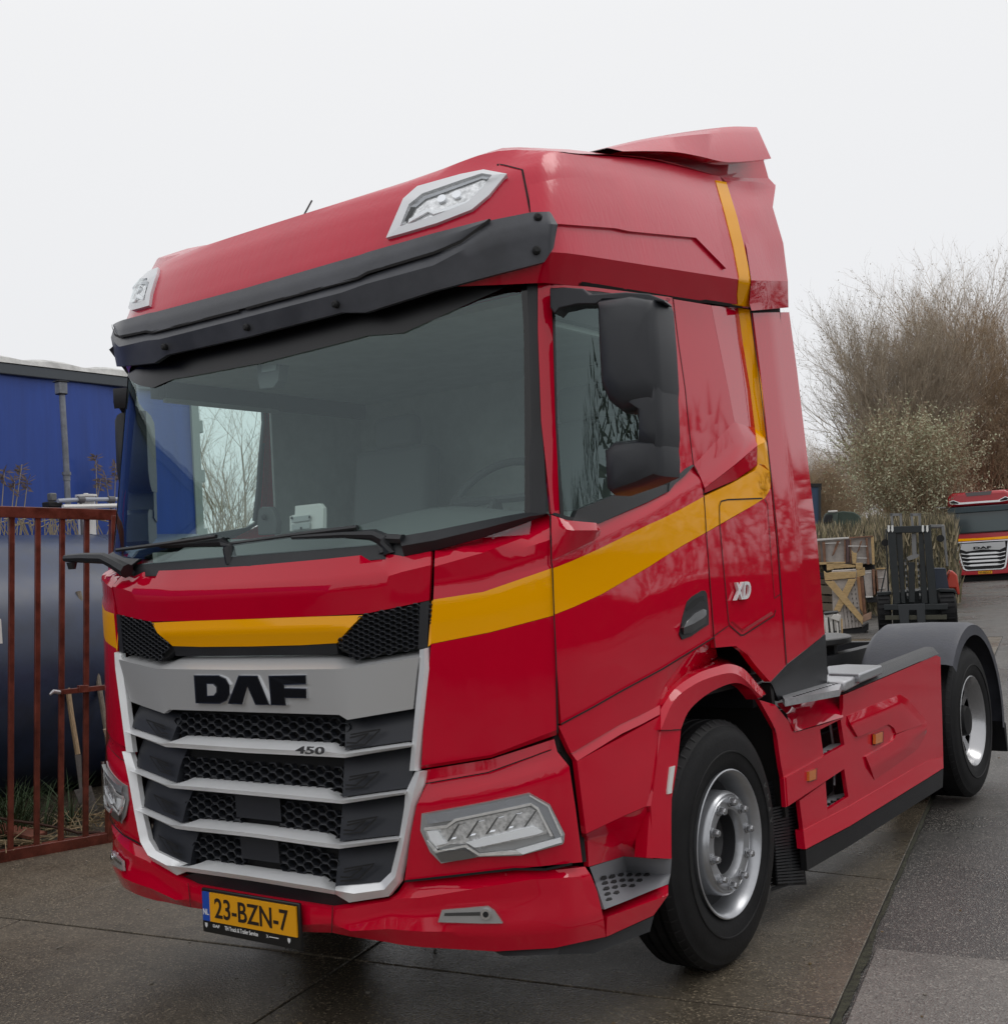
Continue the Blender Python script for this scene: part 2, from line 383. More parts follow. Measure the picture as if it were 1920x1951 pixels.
# corner mesh inserts
for name in ('corner_mesh',):
    poly = D((1466, 1692), (1480, 1655), (1622, 1500))+E((374, 1414), (362, 1690), (0, 1757))+D((1590, 1765))
    mb = MB(); strip(mb, [D((1466, 1690), (1622, 1499))+E((180, 1458), (373, 1412)), D((1466, 1692), (1590, 1766))+E((180, 1722), (362, 1692))], [-.03, -.03], DRK, skirt=.03)
    h = MB(); honey(h, poly, .031, .0185, -.010, GRP, wall=.012, inner=.86)
    hr = MB(); hr.m(GRP)
    for f, i in zip(h.f, h.mi):
        if all(h.v[k][0] > 0 for k in f): hr.f.append(f); hr.mi.append(0)
    hr.v = h.v; used = sorted({i for f in hr.f for i in f}); mp = {o_: n_ for n_, o_ in enumerate(used)}
    hr.v = [h.v[i] for i in used]; hr.f = [tuple(mp[i] for i in f) for f in hr.f]
    strip(hr, [E((318, 1424), (373, 1411)), E((306, 1704), (361, 1692))], -.006, BLK)
    mb.join(hr); mb.pair('corner_mesh', TRUCK, smooth=False, kind='stuff')
# silver header
mb = MB()
strip(mb, [H((864, 288), (1340, 285), (1465, 318), (1810, 264)), H((864, 371), (1340, 366), (1442, 361), (1806, 300)), H((864, 607), (1365, 622), (1411, 650), (1778, 588))],
      [-.055, .012, [.0, .0, .002, -.01]], SILP, snap=True)
HEAD = both(mb, 'grille_header')
# upper frame bars + lower u frame
mb = MB()
strip(mb, [H((1814, 258), (1840, 252), (1862, 246)), H((1811, 368), (1842, 366), (1868, 362)), H((1757, 934), (1782, 934), (1808, 934))], [[.0, .016, .0]]*3, SIL)
mb.pair('grille_frame_upper', TRUCK)
mb = MB()
oc = H((1845, 938), (1840, 1005), (1793, 1130), (1752, 1340), (1704, 1555), (1640, 1636), (1420, 1670), (1344, 1624))
ic = H((1790, 938), (1735, 1055), (1728, 1140), (1697, 1330), (1655, 1500), (1592, 1560), (1470, 1572), (1345, 1582))
mc = [((a[0]*.5+b[0]*.5), (a[1]*.5+b[1]*.5)) for a, b in zip(oc, ic)]
strip(mb, [oc, mc, ic], [-.002, .020, .0], SIL)
mb.pair('grille_frame_lower', TRUCK)
# slats
SL = [([(864, 757), (1327, 780), (1400, 820), (1757, 768)], [(864, 808), (1320, 831), (1398, 842), (1757, 792)], [(864, 835), (1316, 857), (1396, 862), (1757, 803)]),
      ([(880, 1001), (1303, 1035), (1384, 1083), (1730, 1033)], [(880, 1050), (1295, 1090), (1384, 1100), (1729, 1055)], [(880, 1072), (1290, 1110), (1384, 1119), (1728, 1067)]),
      ([(893, 1236), (1288, 1283), (1368, 1330), (1692, 1292)], [(893, 1284), (1280, 1338), (1366, 1350), (1690, 1314)], [(893, 1306), (1275, 1360), (1366, 1370), (1688, 1328)]),
      ([(905, 1478), (1263, 1527), (1342, 1582)], [(905, 1530), (1255, 1586), (1341, 1604)], [(905, 1553), (1250, 1610), (1340, 1625)])]
for a, b_, c in SL:
    mb = MB(); strip(mb, [H(*a), H(*b_), H(*c)], [-.028, .026, .010], SIL, snap=True, m=4); both(mb, 'grille_slat')
# recessed grille body
mb = MB()
strip(mb, [H((864, 560), (1365, 575), (1795, 540)), H((880, 1000), (1365, 1020), (1760, 960)), H((893, 1300), (1365, 1380), (1720, 1300)), H((905, 1640), (1340, 1700), (1650, 1560))], -.07, DRK, snap=True)
# side blanks between slats
BL = [[(1400, 655), (1800, 588), (1790, 762), (1398, 818)], [(1395, 866), (1785, 802), (1770, 1026), (1384, 1080)],
      [(1384, 1122), (1765, 1066), (1740, 1286), (1368, 1328)], [(1366, 1374), (1730, 1327), (1690, 1575), (1342, 1600)]]
both(mb, 'grille_back')
for a, b_, c, d_ in BL:
    mb = MB(); strip(mb, [H(a, b_), H(((a[0]+d_[0])/2, (a[1]+d_[1])/2), ((b_[0]+c[0])/2, (b_[1]+c[1])/2)), H(d_, c)], [-.055, -.028, -.010], GRP, skirt=.03)
    cx, cy = a[0], (a[1]+d_[1])/2+18; 
    for k in (0, 1):
        g = 18*k; line(mb, H((cx+28-g*.2, cy-22+g), (cx+196-g*3.6, cy-52+g*1.2), (cx+108-g*2.6, cy+34-g*.5), (cx+5, cy+46-g*1.3)), .006, DRK, off=-.006+.004)
    mb.pair('grille_blank', TRUCK)
# angled inner edge of the mesh zone and honeycomb
for i, (yt, yb, xr) in enumerate([(640, 770, 1440), (880, 1035, 1430), (1100, 1285, 1405), (1330, 1525, 1375)]):
    sl = [.045, .085, .125, .15][i]; cx0 = [864, 878, 893, 903][i]
    def yy(x, y): return y+(x-cx0)*sl
    poly = H((cx0-60, yy(cx0-60, yt)), (xr-70, yy(xr-70, yt)), (xr, yy(xr, (yt+yb)/2-15)), (xr-60, yy(xr-60, yb)), (cx0-60, yy(cx0-60, yb)))
    h = MB(); ex = None if i < 2 else ((.125, 0, 2) if i == 2 else (.105, 0, 2))
    honey(h, poly, .056, .0350, -.035, GRP, excl=ex, wall=.025, inner=.93)
    if ex:
        hw_ = ex[0]; z0, z1 = ((.80, .905) if i == 2 else (.645, .745)); strip(h, [[Vector((-hw_, -.02, z1)), Vector((hw_, -.02, z1))], [Vector((-hw_, -.015, z0)), Vector((hw_, -.015, z0))]], 0, GRP, skirt=0)
    h.build('honeycomb', TRUCK, smooth=False, kind='stuff')
# black filler under last slat
mb = MB(); strip(mb, [H((905, 1555), (1338, 1627), (1420, 1672)), H((905, 1626), (1328, 1690), (1425, 1676))], [-.02, -.03], BLK, snap=True); both(mb, 'grille_filler')
# ---- lettering on the header
mb = MB()
def onhead(pts, off=.006): return [cast(p, off)[0] for p in H(*pts)]
LET = [[(558, 405), (695, 405), (730, 420), (750, 455), (751, 505), (735, 540), (700, 556), (568, 553), (563, 480)],
       [(750, 556), (806, 406), (908, 407), (972, 562), (900, 562), (853, 456), (822, 559)],
       [(975, 407), (1176, 404), (1177, 447), (1054, 452), (1056, 476), (1178, 479), (1179, 525), (1060, 523), (1065, 565), (988, 563)]]
HOLE = [(628, 450), (658, 451), (678, 470), (678, 495), (664, 513), (630, 515)]
CEN = (869, 485)
for poly in LET:
    cx = sum(p[0] for p in poly)/len(poly); cy = sum(p[1] for p in poly)/len(poly)
    big = []
    n = len(poly)
    for i in range(n):                       # mitred outline offset for the chrome edge
        x0, y0 = poly[i-1]; x1, y1 = poly[i]; x2, y2 = poly[(i+1) % n]
        a = Vector((x1-x0, y1-y0)).normalized(); b2 = Vector((x2-x1, y2-y1)).normalized(); na = Vector((a.y, -a.x)); nb = Vector((b2.y, -b2.x)); mm = (na+nb); mm = mm/max(.35, mm.dot(na)); big.append((x1+mm.x*4.5, y1+mm.y*4.5))
    mb.prism(rev(onhead(big, .004+.012)), (0, .02, 0), CHR); mb.prism(rev(onhead(poly, .0055+.012)), (0, .02, 0), mat('letter black', (.008, .008, .009), .15, 0, .5))
hc = [(628+(x-628)*1.0-3, y) for x, y in HOLE]
mb.prism(rev(onhead([(p[0]+(-4 if p[0] < 640 else 4), p[1]+(-4 if p[1] < 480 else 4)) for p in HOLE], .0065+.012)), (0, .004, 0), CHR)
mb.prism(rev(onhead(HOLE, .0072+.012)), (0, .004, 0), SILP)
mb.build('front_lettering', TRUCK, smooth=False)
mb = MB(); p0 = cast(H((1130, 838))[0], .030)[0]; pr_ = cast(H((1300, 846))[0], .030)[0]
textbox(mb, '450', p0+Vector((0, -.006, .002)), (pr_-p0).normalized(), Vector((0, 0, 1)), (pr_-p0).length*.93, .027, .006, mat('badge dark chrome', (.14, .14, .15), .2, .6), bold=.01, shear=.3); mb.build('power_badge', TRUCK, smooth=False)
# ---- number plate
PL = thing('number_plate', (0, 2.6, 0)); PL.parent = TRUCK; PL.location = (0, 0, 0)
def plate_parts(par, cx, y, z0, w_, h_, txt):
    m1 = MB(); m1.box((cx, y+.012, z0+h_/2-.018), (w_+.02, .014, h_+.055), mat('plate holder', (.008, .008, .008), .35)); m1.build('holder', par, bevel=.004)
    m2 = MB(); m2.box((cx+.02, y+.002, z0+h_/2), (w_-.045, .006, h_-.004), mat('plate yellow', (.80, .36, .005), .35)); 
    m2.box((cx-w_/2+.022, y+.002, z0+h_/2), (.042, .0062, h_-.004), mat('plate blue', (.01, .07, .42), .35)); m2.build('plate_face', par, smooth=False)
    ink = mat('plate ink', (.015, .008, .006), .5); m3 = MB(); textbox(m3, txt, (cx-w_/2+.072, y-.0015, z0+.018), (1, 0, 0), (0, 0, 1), w_-.115, h_-.036, .0012, ink, bold=.012); m3.build('plate_number', par, smooth=False)
    return m3
y = -.075; plate_parts(PL, -.015, y, .405, .52, .113, '23-BZN-7')
wh = mat('plate white print', (.75, .75, .75), .5); mb = MB()
def pp(nm='plate_print'):
    global mb
    mb.build(nm, PL, smooth=False); mb = MB()
textbox(mb, 'NL', (-.270, y-.0015, .430), (1, 0, 0), (0, 0, 1), .032, .022, .001, wh, bold=.02); pp()
textbox(mb, 'TH Truck & Trailer Service', (-.155, y+.004, .382), (1, 0, 0), (0, 0, 1), .185, .016, .001, wh, bold=.02); pp()
textbox(mb, 'DAF', (-.222, y+.004, .385), (1, 0, 0), (0, 0, 1), .038, .011, .001, wh, bold=.03); pp()
textbox(mb, 'X', (.075, y+.004, .384), (1, 0, 0), (0, 0, 1), .012, .012, .001, wh); pp(); mb.box((.115, y+.0045, .389), (.05, .001, .003), wh); pp()
for x in (-.262, .195): mb.prism([(x-.007, y+.0035, .397), (x-.007, y+.0035, .387), (x, y+.0035, .378), (x+.007, y+.0035, .387), (x+.007, y+.0035, .397)], (0, .001, 0), wh); pp()
# ---- bumper
mb = MB()
top = H((905, 1627), (1326, 1691), (1427, 1676))+I((0, 1144), (60, 1108), (97, 1052), (770, 980), (950, 985), (1188, 958))
r1 = H((905, 1645), (1330, 1712), (1430, 1700))+I((0, 1165), (60, 1150), (190, 1146), (860, 1035), (1010, 1028), (1225, 1012))
r2 = H((905, 1720), (1325, 1760), (1430, 1790))+I((0, 1235), (60, 1235), (205, 1230), (860, 1160), (1020, 1140), (1262, 1110))
r3 = H((905, 1800), (1325, 1790), (1430, 1830))+I((0, 1335), (60, 1340), (205, 1350), (650, 1352), (1000, 1330), (1300, 1270))
r4 = H((905, 1830), (1325, 1838), (1430, 1860))+I((0, 1415), (60, 1428), (205, 1445), (650, 1470), (1000, 1450), (1312, 1382))
strip(mb, [top, r1, r2, r3, r4], [[-.02, -.02, -.025, -.03, -.03, -.035, -.035, -.03, -.01], [-.008, -.004, -.004, .0, .0, .004, .004, .0, .0], [.0]*9, [-.002, -.002, .006, .012, .012, .012, .01, .006, .0], [-.03, -.035, -.03, -.028, -.025, -.022, -.02, -.02, -.015]], RED, snap=True, m=4, surf=LOWB, skirt=.03)
BUMP = both(mb, 'bumper')
mb = MB(); line(mb, H((1328, 1692), (1324, 1838)), .004, GAP, .003, LOWB); mb.pair('bumper_joint', TRUCK, smooth=False)
# bumper rear corner under the step + black under piece
mb = MB()
strip(mb, [I((1318, 1235), (1690, 1068)), I((1322, 1262), (1690, 1130)), I((1316, 1382), (1602, 1252))], [-.03, .0, -.015], RED, surf=LOWB, skirt=.05)
mb.pair('step_skirt', TRUCK)
mb = MB(); strip(mb, [I((640, 1472), (1312, 1386), (1604, 1256)), I((700, 1500), (1240, 1482), (1580, 1350))], [-.06, -.05], BLK, surf=LOWB, skirt=.1); mb.pair('underbody_lip', TRUCK)
# ---- fog lamp
mb = MB()
strip(mb, [I((322, 1222), (600, 1198), (640, 1226)), I((300, 1292), (560, 1300), (690, 1300))], [.017, .017], mat('fog housing', (.42, .41, .40), .25, .3), surf=LOWB, m=4, skirt=.01); 
strip(mb, [I((318, 1218), (604, 1194), (655, 1226)), I((294, 1296), (560, 1304), (694, 1303))], [.026, .024], LENS, surf=LOWB, m=4, skirt=.015)
strip(mb, [I((340, 1238), (555, 1232)), I((335, 1256), (555, 1254))], .019, mat('lamp dark strip', (.05, .05, .05), .2), surf=LOWB, skirt=0)
c = cast(I((590, 1243))[0], .018, LOWB)[0]; n = Vector((.45, -.9, 0)).normalized()
mb.tube([c-n*.02, c+n*.008], .018, CHR, 12); mb.tube([c+n*.002, c+n*.0095], .010, DRK, 10)
mb.pair('fog_lamp', TRUCK)
# ---- headlamp panel
mb = MB()
strip(mb, [I((192, 378), (620, 308), (1002, 186)), I((226, 462), (620, 392), (1020, 262)), I((170, 588), (640, 474), (1092, 350)), I((135, 760), (680, 720), (1130, 600)), I((97, 1046), (760, 970), (1172, 930))],
      [-.018, -.012, .006, .004, -.006], RED, m=5)
mb.pair('headlamp_panel', TRUCK)
mb = MB(); line(mb, I((100, 1046), (340, 1020), (760, 972), (950, 975), (1110, 940)), .008, GAP, .004); mb.pair('panel_gap', TRUCK, smooth=False)
def hull(f, pts, off, mt, dark, skirt=.03): pass
mb = MB()   # headlamp: rim, bezel, reflector bowl pieces, light guides, lens
strip(mb, [I((200, 636), (560, 570), (850, 510), (975, 580)), I((192, 740), (500, 720), (860, 640), (1066, 760)), I((250, 868), (520, 850), (820, 880), (1060, 812)), I((318, 938), (540, 898), (800, 890), (1052, 822))], .009, mat('lamp housing grey', (.40, .40, .40), .3, .4), skirt=.004)
H1 = MB(); _strip = strip
def strip(mb_, rows_, offs_, mats_, **k_):
    add = .012 if mb_ is H1 else 0
    def sh(o): return [sh(x) for x in o] if isinstance(o, (list, tuple)) else o+add
    return _strip(mb_, rows_, sh(offs_), mats_, **k_)
BZ = mat('lamp bezel chrome', (.85, .84, .82), .2, .5, noise=.12, nscale=30)
strip(H1, [I((222, 645), (560, 586), (845, 525), (958, 590)), I((236, 700), (372, 680), (640, 620), (868, 580))], [.008, .010], mat('lamp dark band', (.34, .35, .37), .22, .3), skirt=0)
strip(H1, [I((214, 722), (350, 706), (400, 668), (865, 572)), I((214, 738), (356, 722), (410, 682), (860, 588))], [.011, .011], BZ, skirt=.006)
strip(H1, [I((868, 528), (965, 592), (1052, 772), (1048, 812)), I((858, 575), (905, 602), (1005, 778), (1010, 800))], [.010, .009], mat('lamp dark band', (.1, .1, .1), .2), skirt=0)
strip(H1, [I((850, 522), (970, 588), (1056, 768)), I((852, 532), (962, 596), (1044, 775))], .013, BZ, skirt=.006)
strip(H1, [I((862, 574), (905, 600), (995, 772)), I((864, 588), (896, 612), (978, 775))], .012, BZ, skirt=.006)
strip(H1, [I((216, 736), (360, 722), (420, 686), (850, 596), (900, 622), (960, 745)), I((270, 858), (370, 822), (480, 818), (540, 845), (820, 790), (952, 760))], [.001, .001], REFL, skirt=0, m=4)
strip(H1, [I((300, 726), (400, 706), (690, 640), (850, 640)), I((352, 812), (400, 806), (700, 762), (860, 718))], [-.0, -.0], mat('lamp reflector dark', (.10, .10, .10), .12, .9), skirt=0)
for k in range(4):                          # reflector bowls
    x0 = 370+k*118-(k > 2)*10; y0 = 724-k*22
    strip(H1, [I((x0+60, y0-22), (x0+96, y0-30)), I((x0+30, y0+10), (x0+66, y0+2)), I((x0, y0+70), (x0+36, y0+64))], [.003, -.008, .003], CHR, skirt=0, m=4)
    strip(H1, [I((x0+30, y0-18), (x0+46, y0-20)), I((x0-18, y0+62), (x0-6, y0+60))], [.004, .002], REFL, skirt=0, m=3)
for k in range(5):
    x0 = 352+k*116; strip(H1, [I((x0+70, 700-k*20), (x0+80, 698-k*20)), I((x0, 806-k*22), (x0+14, 804-k*22))], .005, mat('lamp divider', (.12, .12, .12), .25, .4), skirt=0, m=2)
strip(H1, [I((232, 742), (300, 742)), I((250, 790), (322, 790)), I((286, 832), (346, 818))], [.012, .012, .012], LEDW, skirt=.01)
strip(H1, [I((470, 812), (560, 788), (858, 716), (880, 716)), I((520, 842), (580, 832), (900, 762), (935, 748))], [.012, .012], LEDW, skirt=.01)
strip(H1, [I((232, 800), (290, 862), (470, 826), (545, 880), (760, 858), (1045, 780)), I((240, 822), (284, 874), (462, 840), (548, 894), (800, 882), (1050, 806))], [.012]*2, BZ, skirt=.008)
strip(H1, [I((770, 856), (1040, 782)), I((810, 884), (1050, 810))], [.014, .014], LEDW, skirt=.01)
strip(H1, [I((282, 880), (455, 852), (524, 894)), I((318, 930), (440, 918), (530, 902))], [.009, .009], mat('lamp lower bezel', (.16, .155, .15), .3, .5), skirt=0)
LN = MB(); strip(LN, [I((208, 640), (560, 574), (848, 516), (970, 584)), I((200, 738), (500, 720), (860, 640), (1060, 766)), I((256, 862), (520, 850), (820, 876), (1054, 808))], [.032]*3, LENS, skirt=.016)
strip = _strip
for sgn in (1, -1):
    hl = thing('headlight', (0, 0, 0)); hl.parent = TRUCK
    for nm, m_ in (('housing', mb), ('reflector', H1), ('lens', LN)): (m_ if sgn > 0 else m_.mirrored()).build(nm, hl)
# ---- corner panel (bonnet corner)
mb = MB()
strip(mb, [E((408, 1108), (700, 1030), (1096, 886)), E((404, 1205), (700, 1120), (1106, 968)), E((402, 1320), (700, 1290), (1112, 1185)), E((398, 1404), (700, 1358), (1115, 1214)),
           E((384, 1545), (740, 1480), (1122, 1350)), E((384, 1672), (740, 1602), (1126, 1500))], [-.04, .002, -.006, .0, .0, -.002], [RED, RED, RED, YEL, YEL])
strip(mb, [E((384, 1674), (740, 1604), (1128, 1502))]+[I((210, 130), (620, 60), (1018, -40)), I((200, 345), (620, 282), (1016, 130)), I((196, 366), (620, 298), (1016, 160))], [-.002, .003, .004, -.012], RED)
mb.pair('corner_panel', TRUCK)
# grey strip where yellow side meets mesh
mb = MB(); strip(mb, [E((388, 1412), (400, 1408)), E((366, 1690), (386, 1672))], [-.02, .0], YEL, skirt=0); mb.pair('corner_return', TRUCK)
# ---- black structure seen in the gaps
mb = MB()
strip(mb, [[Vector((.80, .10, 1.74)), Vector((1.02, .17, 1.74)), Vector((1.12, .25, 1.76)), Vector((1.17, .32, 1.80)), Vector((1.19, .8, 1.80)), Vector((1.19, 2.0, 1.9))],
           [Vector((.80, .10, .62)), Vector((1.02, .17, .62)), Vector((1.10, .25, .66)), Vector((1.12, .32, .70)), Vector((1.16, .78, .70)), Vector((1.16, .8, .72))]], 0, GAP, skirt=0, m=3, n=4)
mb.pair('cab_structure', TRUCK, smooth=False)
mb = MB(); strip(mb, [I((966, 196), (1018, 158), (1062, 190)), I((985, 236), (1050, 270), (1088, 240)), I((1092, 345), (1110, 340), (1136, 316)), I((1174, 928), (1185, 930), (1196, 926))], -.03, GAP, skirt=0); mb.pair('side_gap', TRUCK, smooth=False)
# ---- door
mb = MB()
strip(mb, [E((1114, 888), (1228, 925), (1400, 945), (1700, 812))+G((200, 772), (300, 690), (388, 602)),
           E((1116, 1172), (1228, 1125), (1400, 1042), (1700, 885))+G((200, 835), (310, 765), (440, 690)),
           E((1120, 1216), (1228, 1174), (1400, 1097), (1700, 950))+G((200, 928), (310, 872), (450, 795)),
           E((1126, 1350), (1240, 1300), (1410, 1230), (1700, 1085))+G((210, 1040), (330, 975), (458, 895)),
           E((1132, 1494), (1250, 1447), (1420, 1369), (1700, 1206))+G((210, 1164), (330, 1090), (470, 1012))],
      [-.012, .004, .004, .002, .0], [RED, RED, YEL, YEL], m=3)
strip(mb, [E((1132, 1496), (1250, 1449), (1420, 1371), (1700, 1208))+G((210, 1166), (330, 1092), (470, 1014)),
           E((1140, 1750), (1300, 1740), (1500, 1700))+G((110, 1460), (225, 1420), (350, 1340), (484, 1320)),
           J((-338, 592), (-180, 508), (-40, 428), (70, 370), (170, 315), (280, 250), (408, 166))], [.0, .004, -.004], RED, m=3)
# window surround: A pillar, top, rear
strip(mb, [B((1030, 996), (1104, 1004)), B((1030, 1300), (1118, 1250)), B((1050, 1850), (1135, 1850)), E((1112, 886), (1166, 905))], [[.004, .0], [.004, .004], [.006, .004], [.0, -.004]], RED, m=3)
strip(mb, [B((1030, 998), (1400, 1034), (1800, 1090))+Cc((690, 1322)), B((1104, 1040), (1400, 1062), (1790, 1120))+Cc((660, 1350))], .0, RED)
strip(mb, [Cc((640, 1322), (694, 1330)), Cc((690, 1700), (735, 1660)), G((275, 130), (338, 120)), G((290, 400), (362, 380)), G((300, 680), (388, 600))], .0, RED)
door = mb
DOOR, DOOR2 = door.pair('door', TRUCK)
mb = MB(); strip(mb, [E((1110, 892), (1210, 925), (1383, 940), (1408, 975)), E((1112, 960), (1230, 985), (1385, 985), (1410, 985)), E((1118, 1165), (1240, 1108), (1370, 1045), (1402, 1018))], [[.004, .015, .02, .012], [.01, .04, .04, .03], [.006, .012, .02, .018]], RED, skirt=.03)
for s_, d_ in ((mb, DOOR), (mb.mirrored(), DOOR2)): s_.build('air_deflector', d_)
# door glass, seals
mb = MB(); strip(mb, [B((1112, 1050), (1400, 1064), (1780, 1128))+Cc((655, 1352)), B((1120, 1700), (1400, 1700), (1850, 1800))+G((290, 300)), E((1172, 905), (1400, 925), (1700, 790))+G((310, 668))], -.016, DGL, skirt=0)
for s_, d_ in ((mb, DOOR), (mb.mirrored(), DOOR2)): s_.build('window', d_)
mb = MB()
strip(mb, [B((1098, 1040), (1130, 1060)), B((1112, 1250), (1135, 1200)), B((1130, 1850), (1148, 1850)), E((1168, 905), (1186, 900))], [.0, .0, .0, .0], BLK, skirt=.025)
strip(mb, [B((1104, 1036), (1400, 1058), (1790, 1118))+Cc((660, 1345)), B((1112, 1070), (1400, 1082), (1780, 1140))+Cc((650, 1366))], -.002, BLK, skirt=.02)
strip(mb, [E((1250, 905), (1270, 862), (1500, 770), (1840, 700)), E((1236, 928), (1395, 945), (1700, 812), (1830, 745)), ], [-.004, .0], BLK, skirt=.02)
strip(mb, [E((1825, 700))+G((270, 685), (340, 620), (384, 596)), E((1820, 752))+G((280, 712), (330, 672), (392, 604))], [.0, .004], BLK, skirt=.02)
strip(mb, [E((1128, 878), (1160, 885), (1250, 912)), E((1116, 888), (1170, 912), (1236, 930))], .004, BLK, skirt=.02)
strip(mb, [Cc((636, 1340), (654, 1342)), Cc((680, 1700), (700, 1700)), G((262, 200), (275, 130)), G((272, 400), (288, 400)), G((276, 660), (300, 680))], .002, BLK, skirt=.02)
for s_, d_ in ((mb, DOOR), (mb.mirrored(), DOOR2)): s_.build('window_seal', d_)
# door handle
mb = MB(); strip(mb, [G((350, 1440), (380, 1408), (440, 1372), (462, 1372), (472, 1390)), G((325, 1520), (380, 1510), (440, 1500), (470, 1500), (484, 1500)), G((305, 1640), (322, 1672), (380, 1650), (450, 1600), (484, 1580))], [.004, .002, .004], BLK, skirt=.01)
strip(mb, [G((345, 1480), (385, 1430), (440, 1390), (455, 1400)), G((345, 1500), (395, 1470), (440, 1430), (458, 1440))], -.0+.0035, DRK, skirt=0)
strip(mb, [G((350, 1560), (400, 1510), (450, 1484), (468, 1490)), G((330, 1600), (390, 1575), (450, 1540), (470, 1520)), G((330, 1640), (380, 1630), (440, 1590), (470, 1570))], [.012, .022, .01], mat('handle black', (.03, .032, .036), .3, 0, .4), skirt=.012)
for s_, d_ in ((mb, DOOR), (mb.mirrored(), DOOR2)): s_.build('handle', d_)
# ---- side panel below the door in front of the wheel
mb = MB()
strip(mb, [I((1030, 112))+J((-150, 495), (0, 410), (160, 326), (290, 250), (413, 170)), I((1105, 272))+J((-50, 596), (60, 545), (147, 500), (260, 380), (430, 262)),
           ], [.0, [.0, -.004, -.006, -.01, -.06, -.14]], RED, m=3)
strip(mb, [I((1105, 272))+J((-50, 596), (60, 545), (147, 500)), I((1140, 318))+J((-40, 640), (60, 592), (147, 545))], [-.008, .004], RED, m=3)
strip(mb, [I((1140, 319), (1400, 180), (1645, 46)), I((1170, 560), (1400, 480), (1600, 440)), I((1195, 758), (1410, 656), (1558, 592))], [.004, .006, .004], RED)
strip(mb, [I((1195, 760), (1410, 658), (1560, 594)), I((1202, 800), (1400, 760), (1575, 680)), I((1210, 958), (1420, 895), (1600, 910))], [[.002, .002, -.0], [-.03, -.05, -.02], [-.03, -.10, -.03]], RED)
strip(mb, [I((1645, 46), (1648, 132)), I((1600, 440), (1605, 462)), I((1558, 592), (1586, 590)), I((1600, 800), (1600, 905))], [[.004, .01], [.004, .012], [.0, .01], [-.03, .0]], RED)
mb.pair('side_panel', TRUCK)
# ---- wheel arch
mb = MB()
strip(mb, [crs(r_, 4) for r_ in (J((151, 520), (220, 420), (330, 345), (430, 310), (490, 298), (560, 322), (620, 390), (666, 445)), J((152, 622), (215, 480), (305, 405), (400, 362), (500, 342), (562, 372), (612, 425), (650, 460)), J((250, 620), (285, 535), (350, 468), (430, 418), (515, 390), (575, 408), (612, 445), (632, 472)))],
      [.0, .02, .01], RED, m=1, skirt=.06)
strip(mb, [J((152, 498), (220, 405), (320, 320), (430, 262), (480, 275), (540, 300), (600, 350), (668, 440)), J((151, 510), (220, 420), (330, 345), (430, 310), (490, 298), (560, 322), (620, 390), (666, 445))], [[-.01, -.08, -.13, -.16, -.16, -.16, -.12, -.02], [.0]*8], RED, m=3, skirt=0)
strip(mb, [J((150, 624), (250, 623)), J((125, 830), (232, 800)), J((100, 990), (205, 960)), J((90, 1100), (203, 1060)), J((80, 1250), (204, 1256))], [[.004, .012]]*5, RED, skirt=.05)
AR = mb.pair('wheel_arch', TRUCK)
mb = MB(); strip(mb, [J((200, 806), (222, 798)), J((186, 920), (208, 905)), J((186, 938), (206, 932))], .016, WHT, skirt=.02)
for s_, d_ in ((mb, AR[0]), (mb.mirrored(), AR[1])): s_.build('reflector', d_)
for jl, jo in (((150, 622), (250, 621)), .014), (((627, 470), (667, 447)), .018):
    mb = MB(); line(mb, J(*jl), .004, GAP, jo)
    for s_, d_ in ((mb, AR[0]), (mb.mirrored(), AR[1])): s_.build('joint', d_, smooth=False)
# ---- entry step
mb = MB()
strip(mb, [I((1216, 960), (1422, 896), (1600, 910), (1712, 906)), I((1252, 1058), (1440, 985), (1620, 1010), (1705, 1000))], [[-.03, -.10, -.03, .004], [-.04, -.15, -.05, .0]], STG, skirt=.0)
strip(mb, [I((1252, 1058), (1440, 985), (1620, 1010), (1705, 1000)), I((1306, 1216), (1450, 1160), (1600, 1098), (1692, 1062))], [[-.04, -.15, -.05, .0], [.0, .0, .0, .0]], STG, skirt=.03)
ST_V, ST_F = list(mb.v), list(mb.f); ST1, ST2 = mb.pair('entry_step', TRUCK)
mb = MB()
SB = BVHTree.FromPolygons([Vector(v) for v in ST_V], ST_F)
for r in range(5):
    for c in range(7):
        x = 1300+c*52+r*8; yy_ = 1010-c*4+r*33+abs(c-2)*4
        t = r/5; o_ = -.14+.13*t
        if x > 1590-r*58: continue
        P = [cast(p, .003, SB)[0] for p in I((x-18, yy_+8), (x-8, yy_-5), (x+14, yy_-8), (x+20, yy_+2), (x+6, yy_+10))]; mb.prism(P, (0, 0, -.006), DRK)
for s_, d_ in ((mb, ST1), (mb.mirrored(), ST2)): s_.build('grip_pattern', d_, smooth=False, kind='stuff')
# ---- cab side behind the door
mb = MB()
def gy(*a): return G(*a)
GY0, GY1 = Cc((1166, 1394))[0], Cc((1248, 1408))[0]
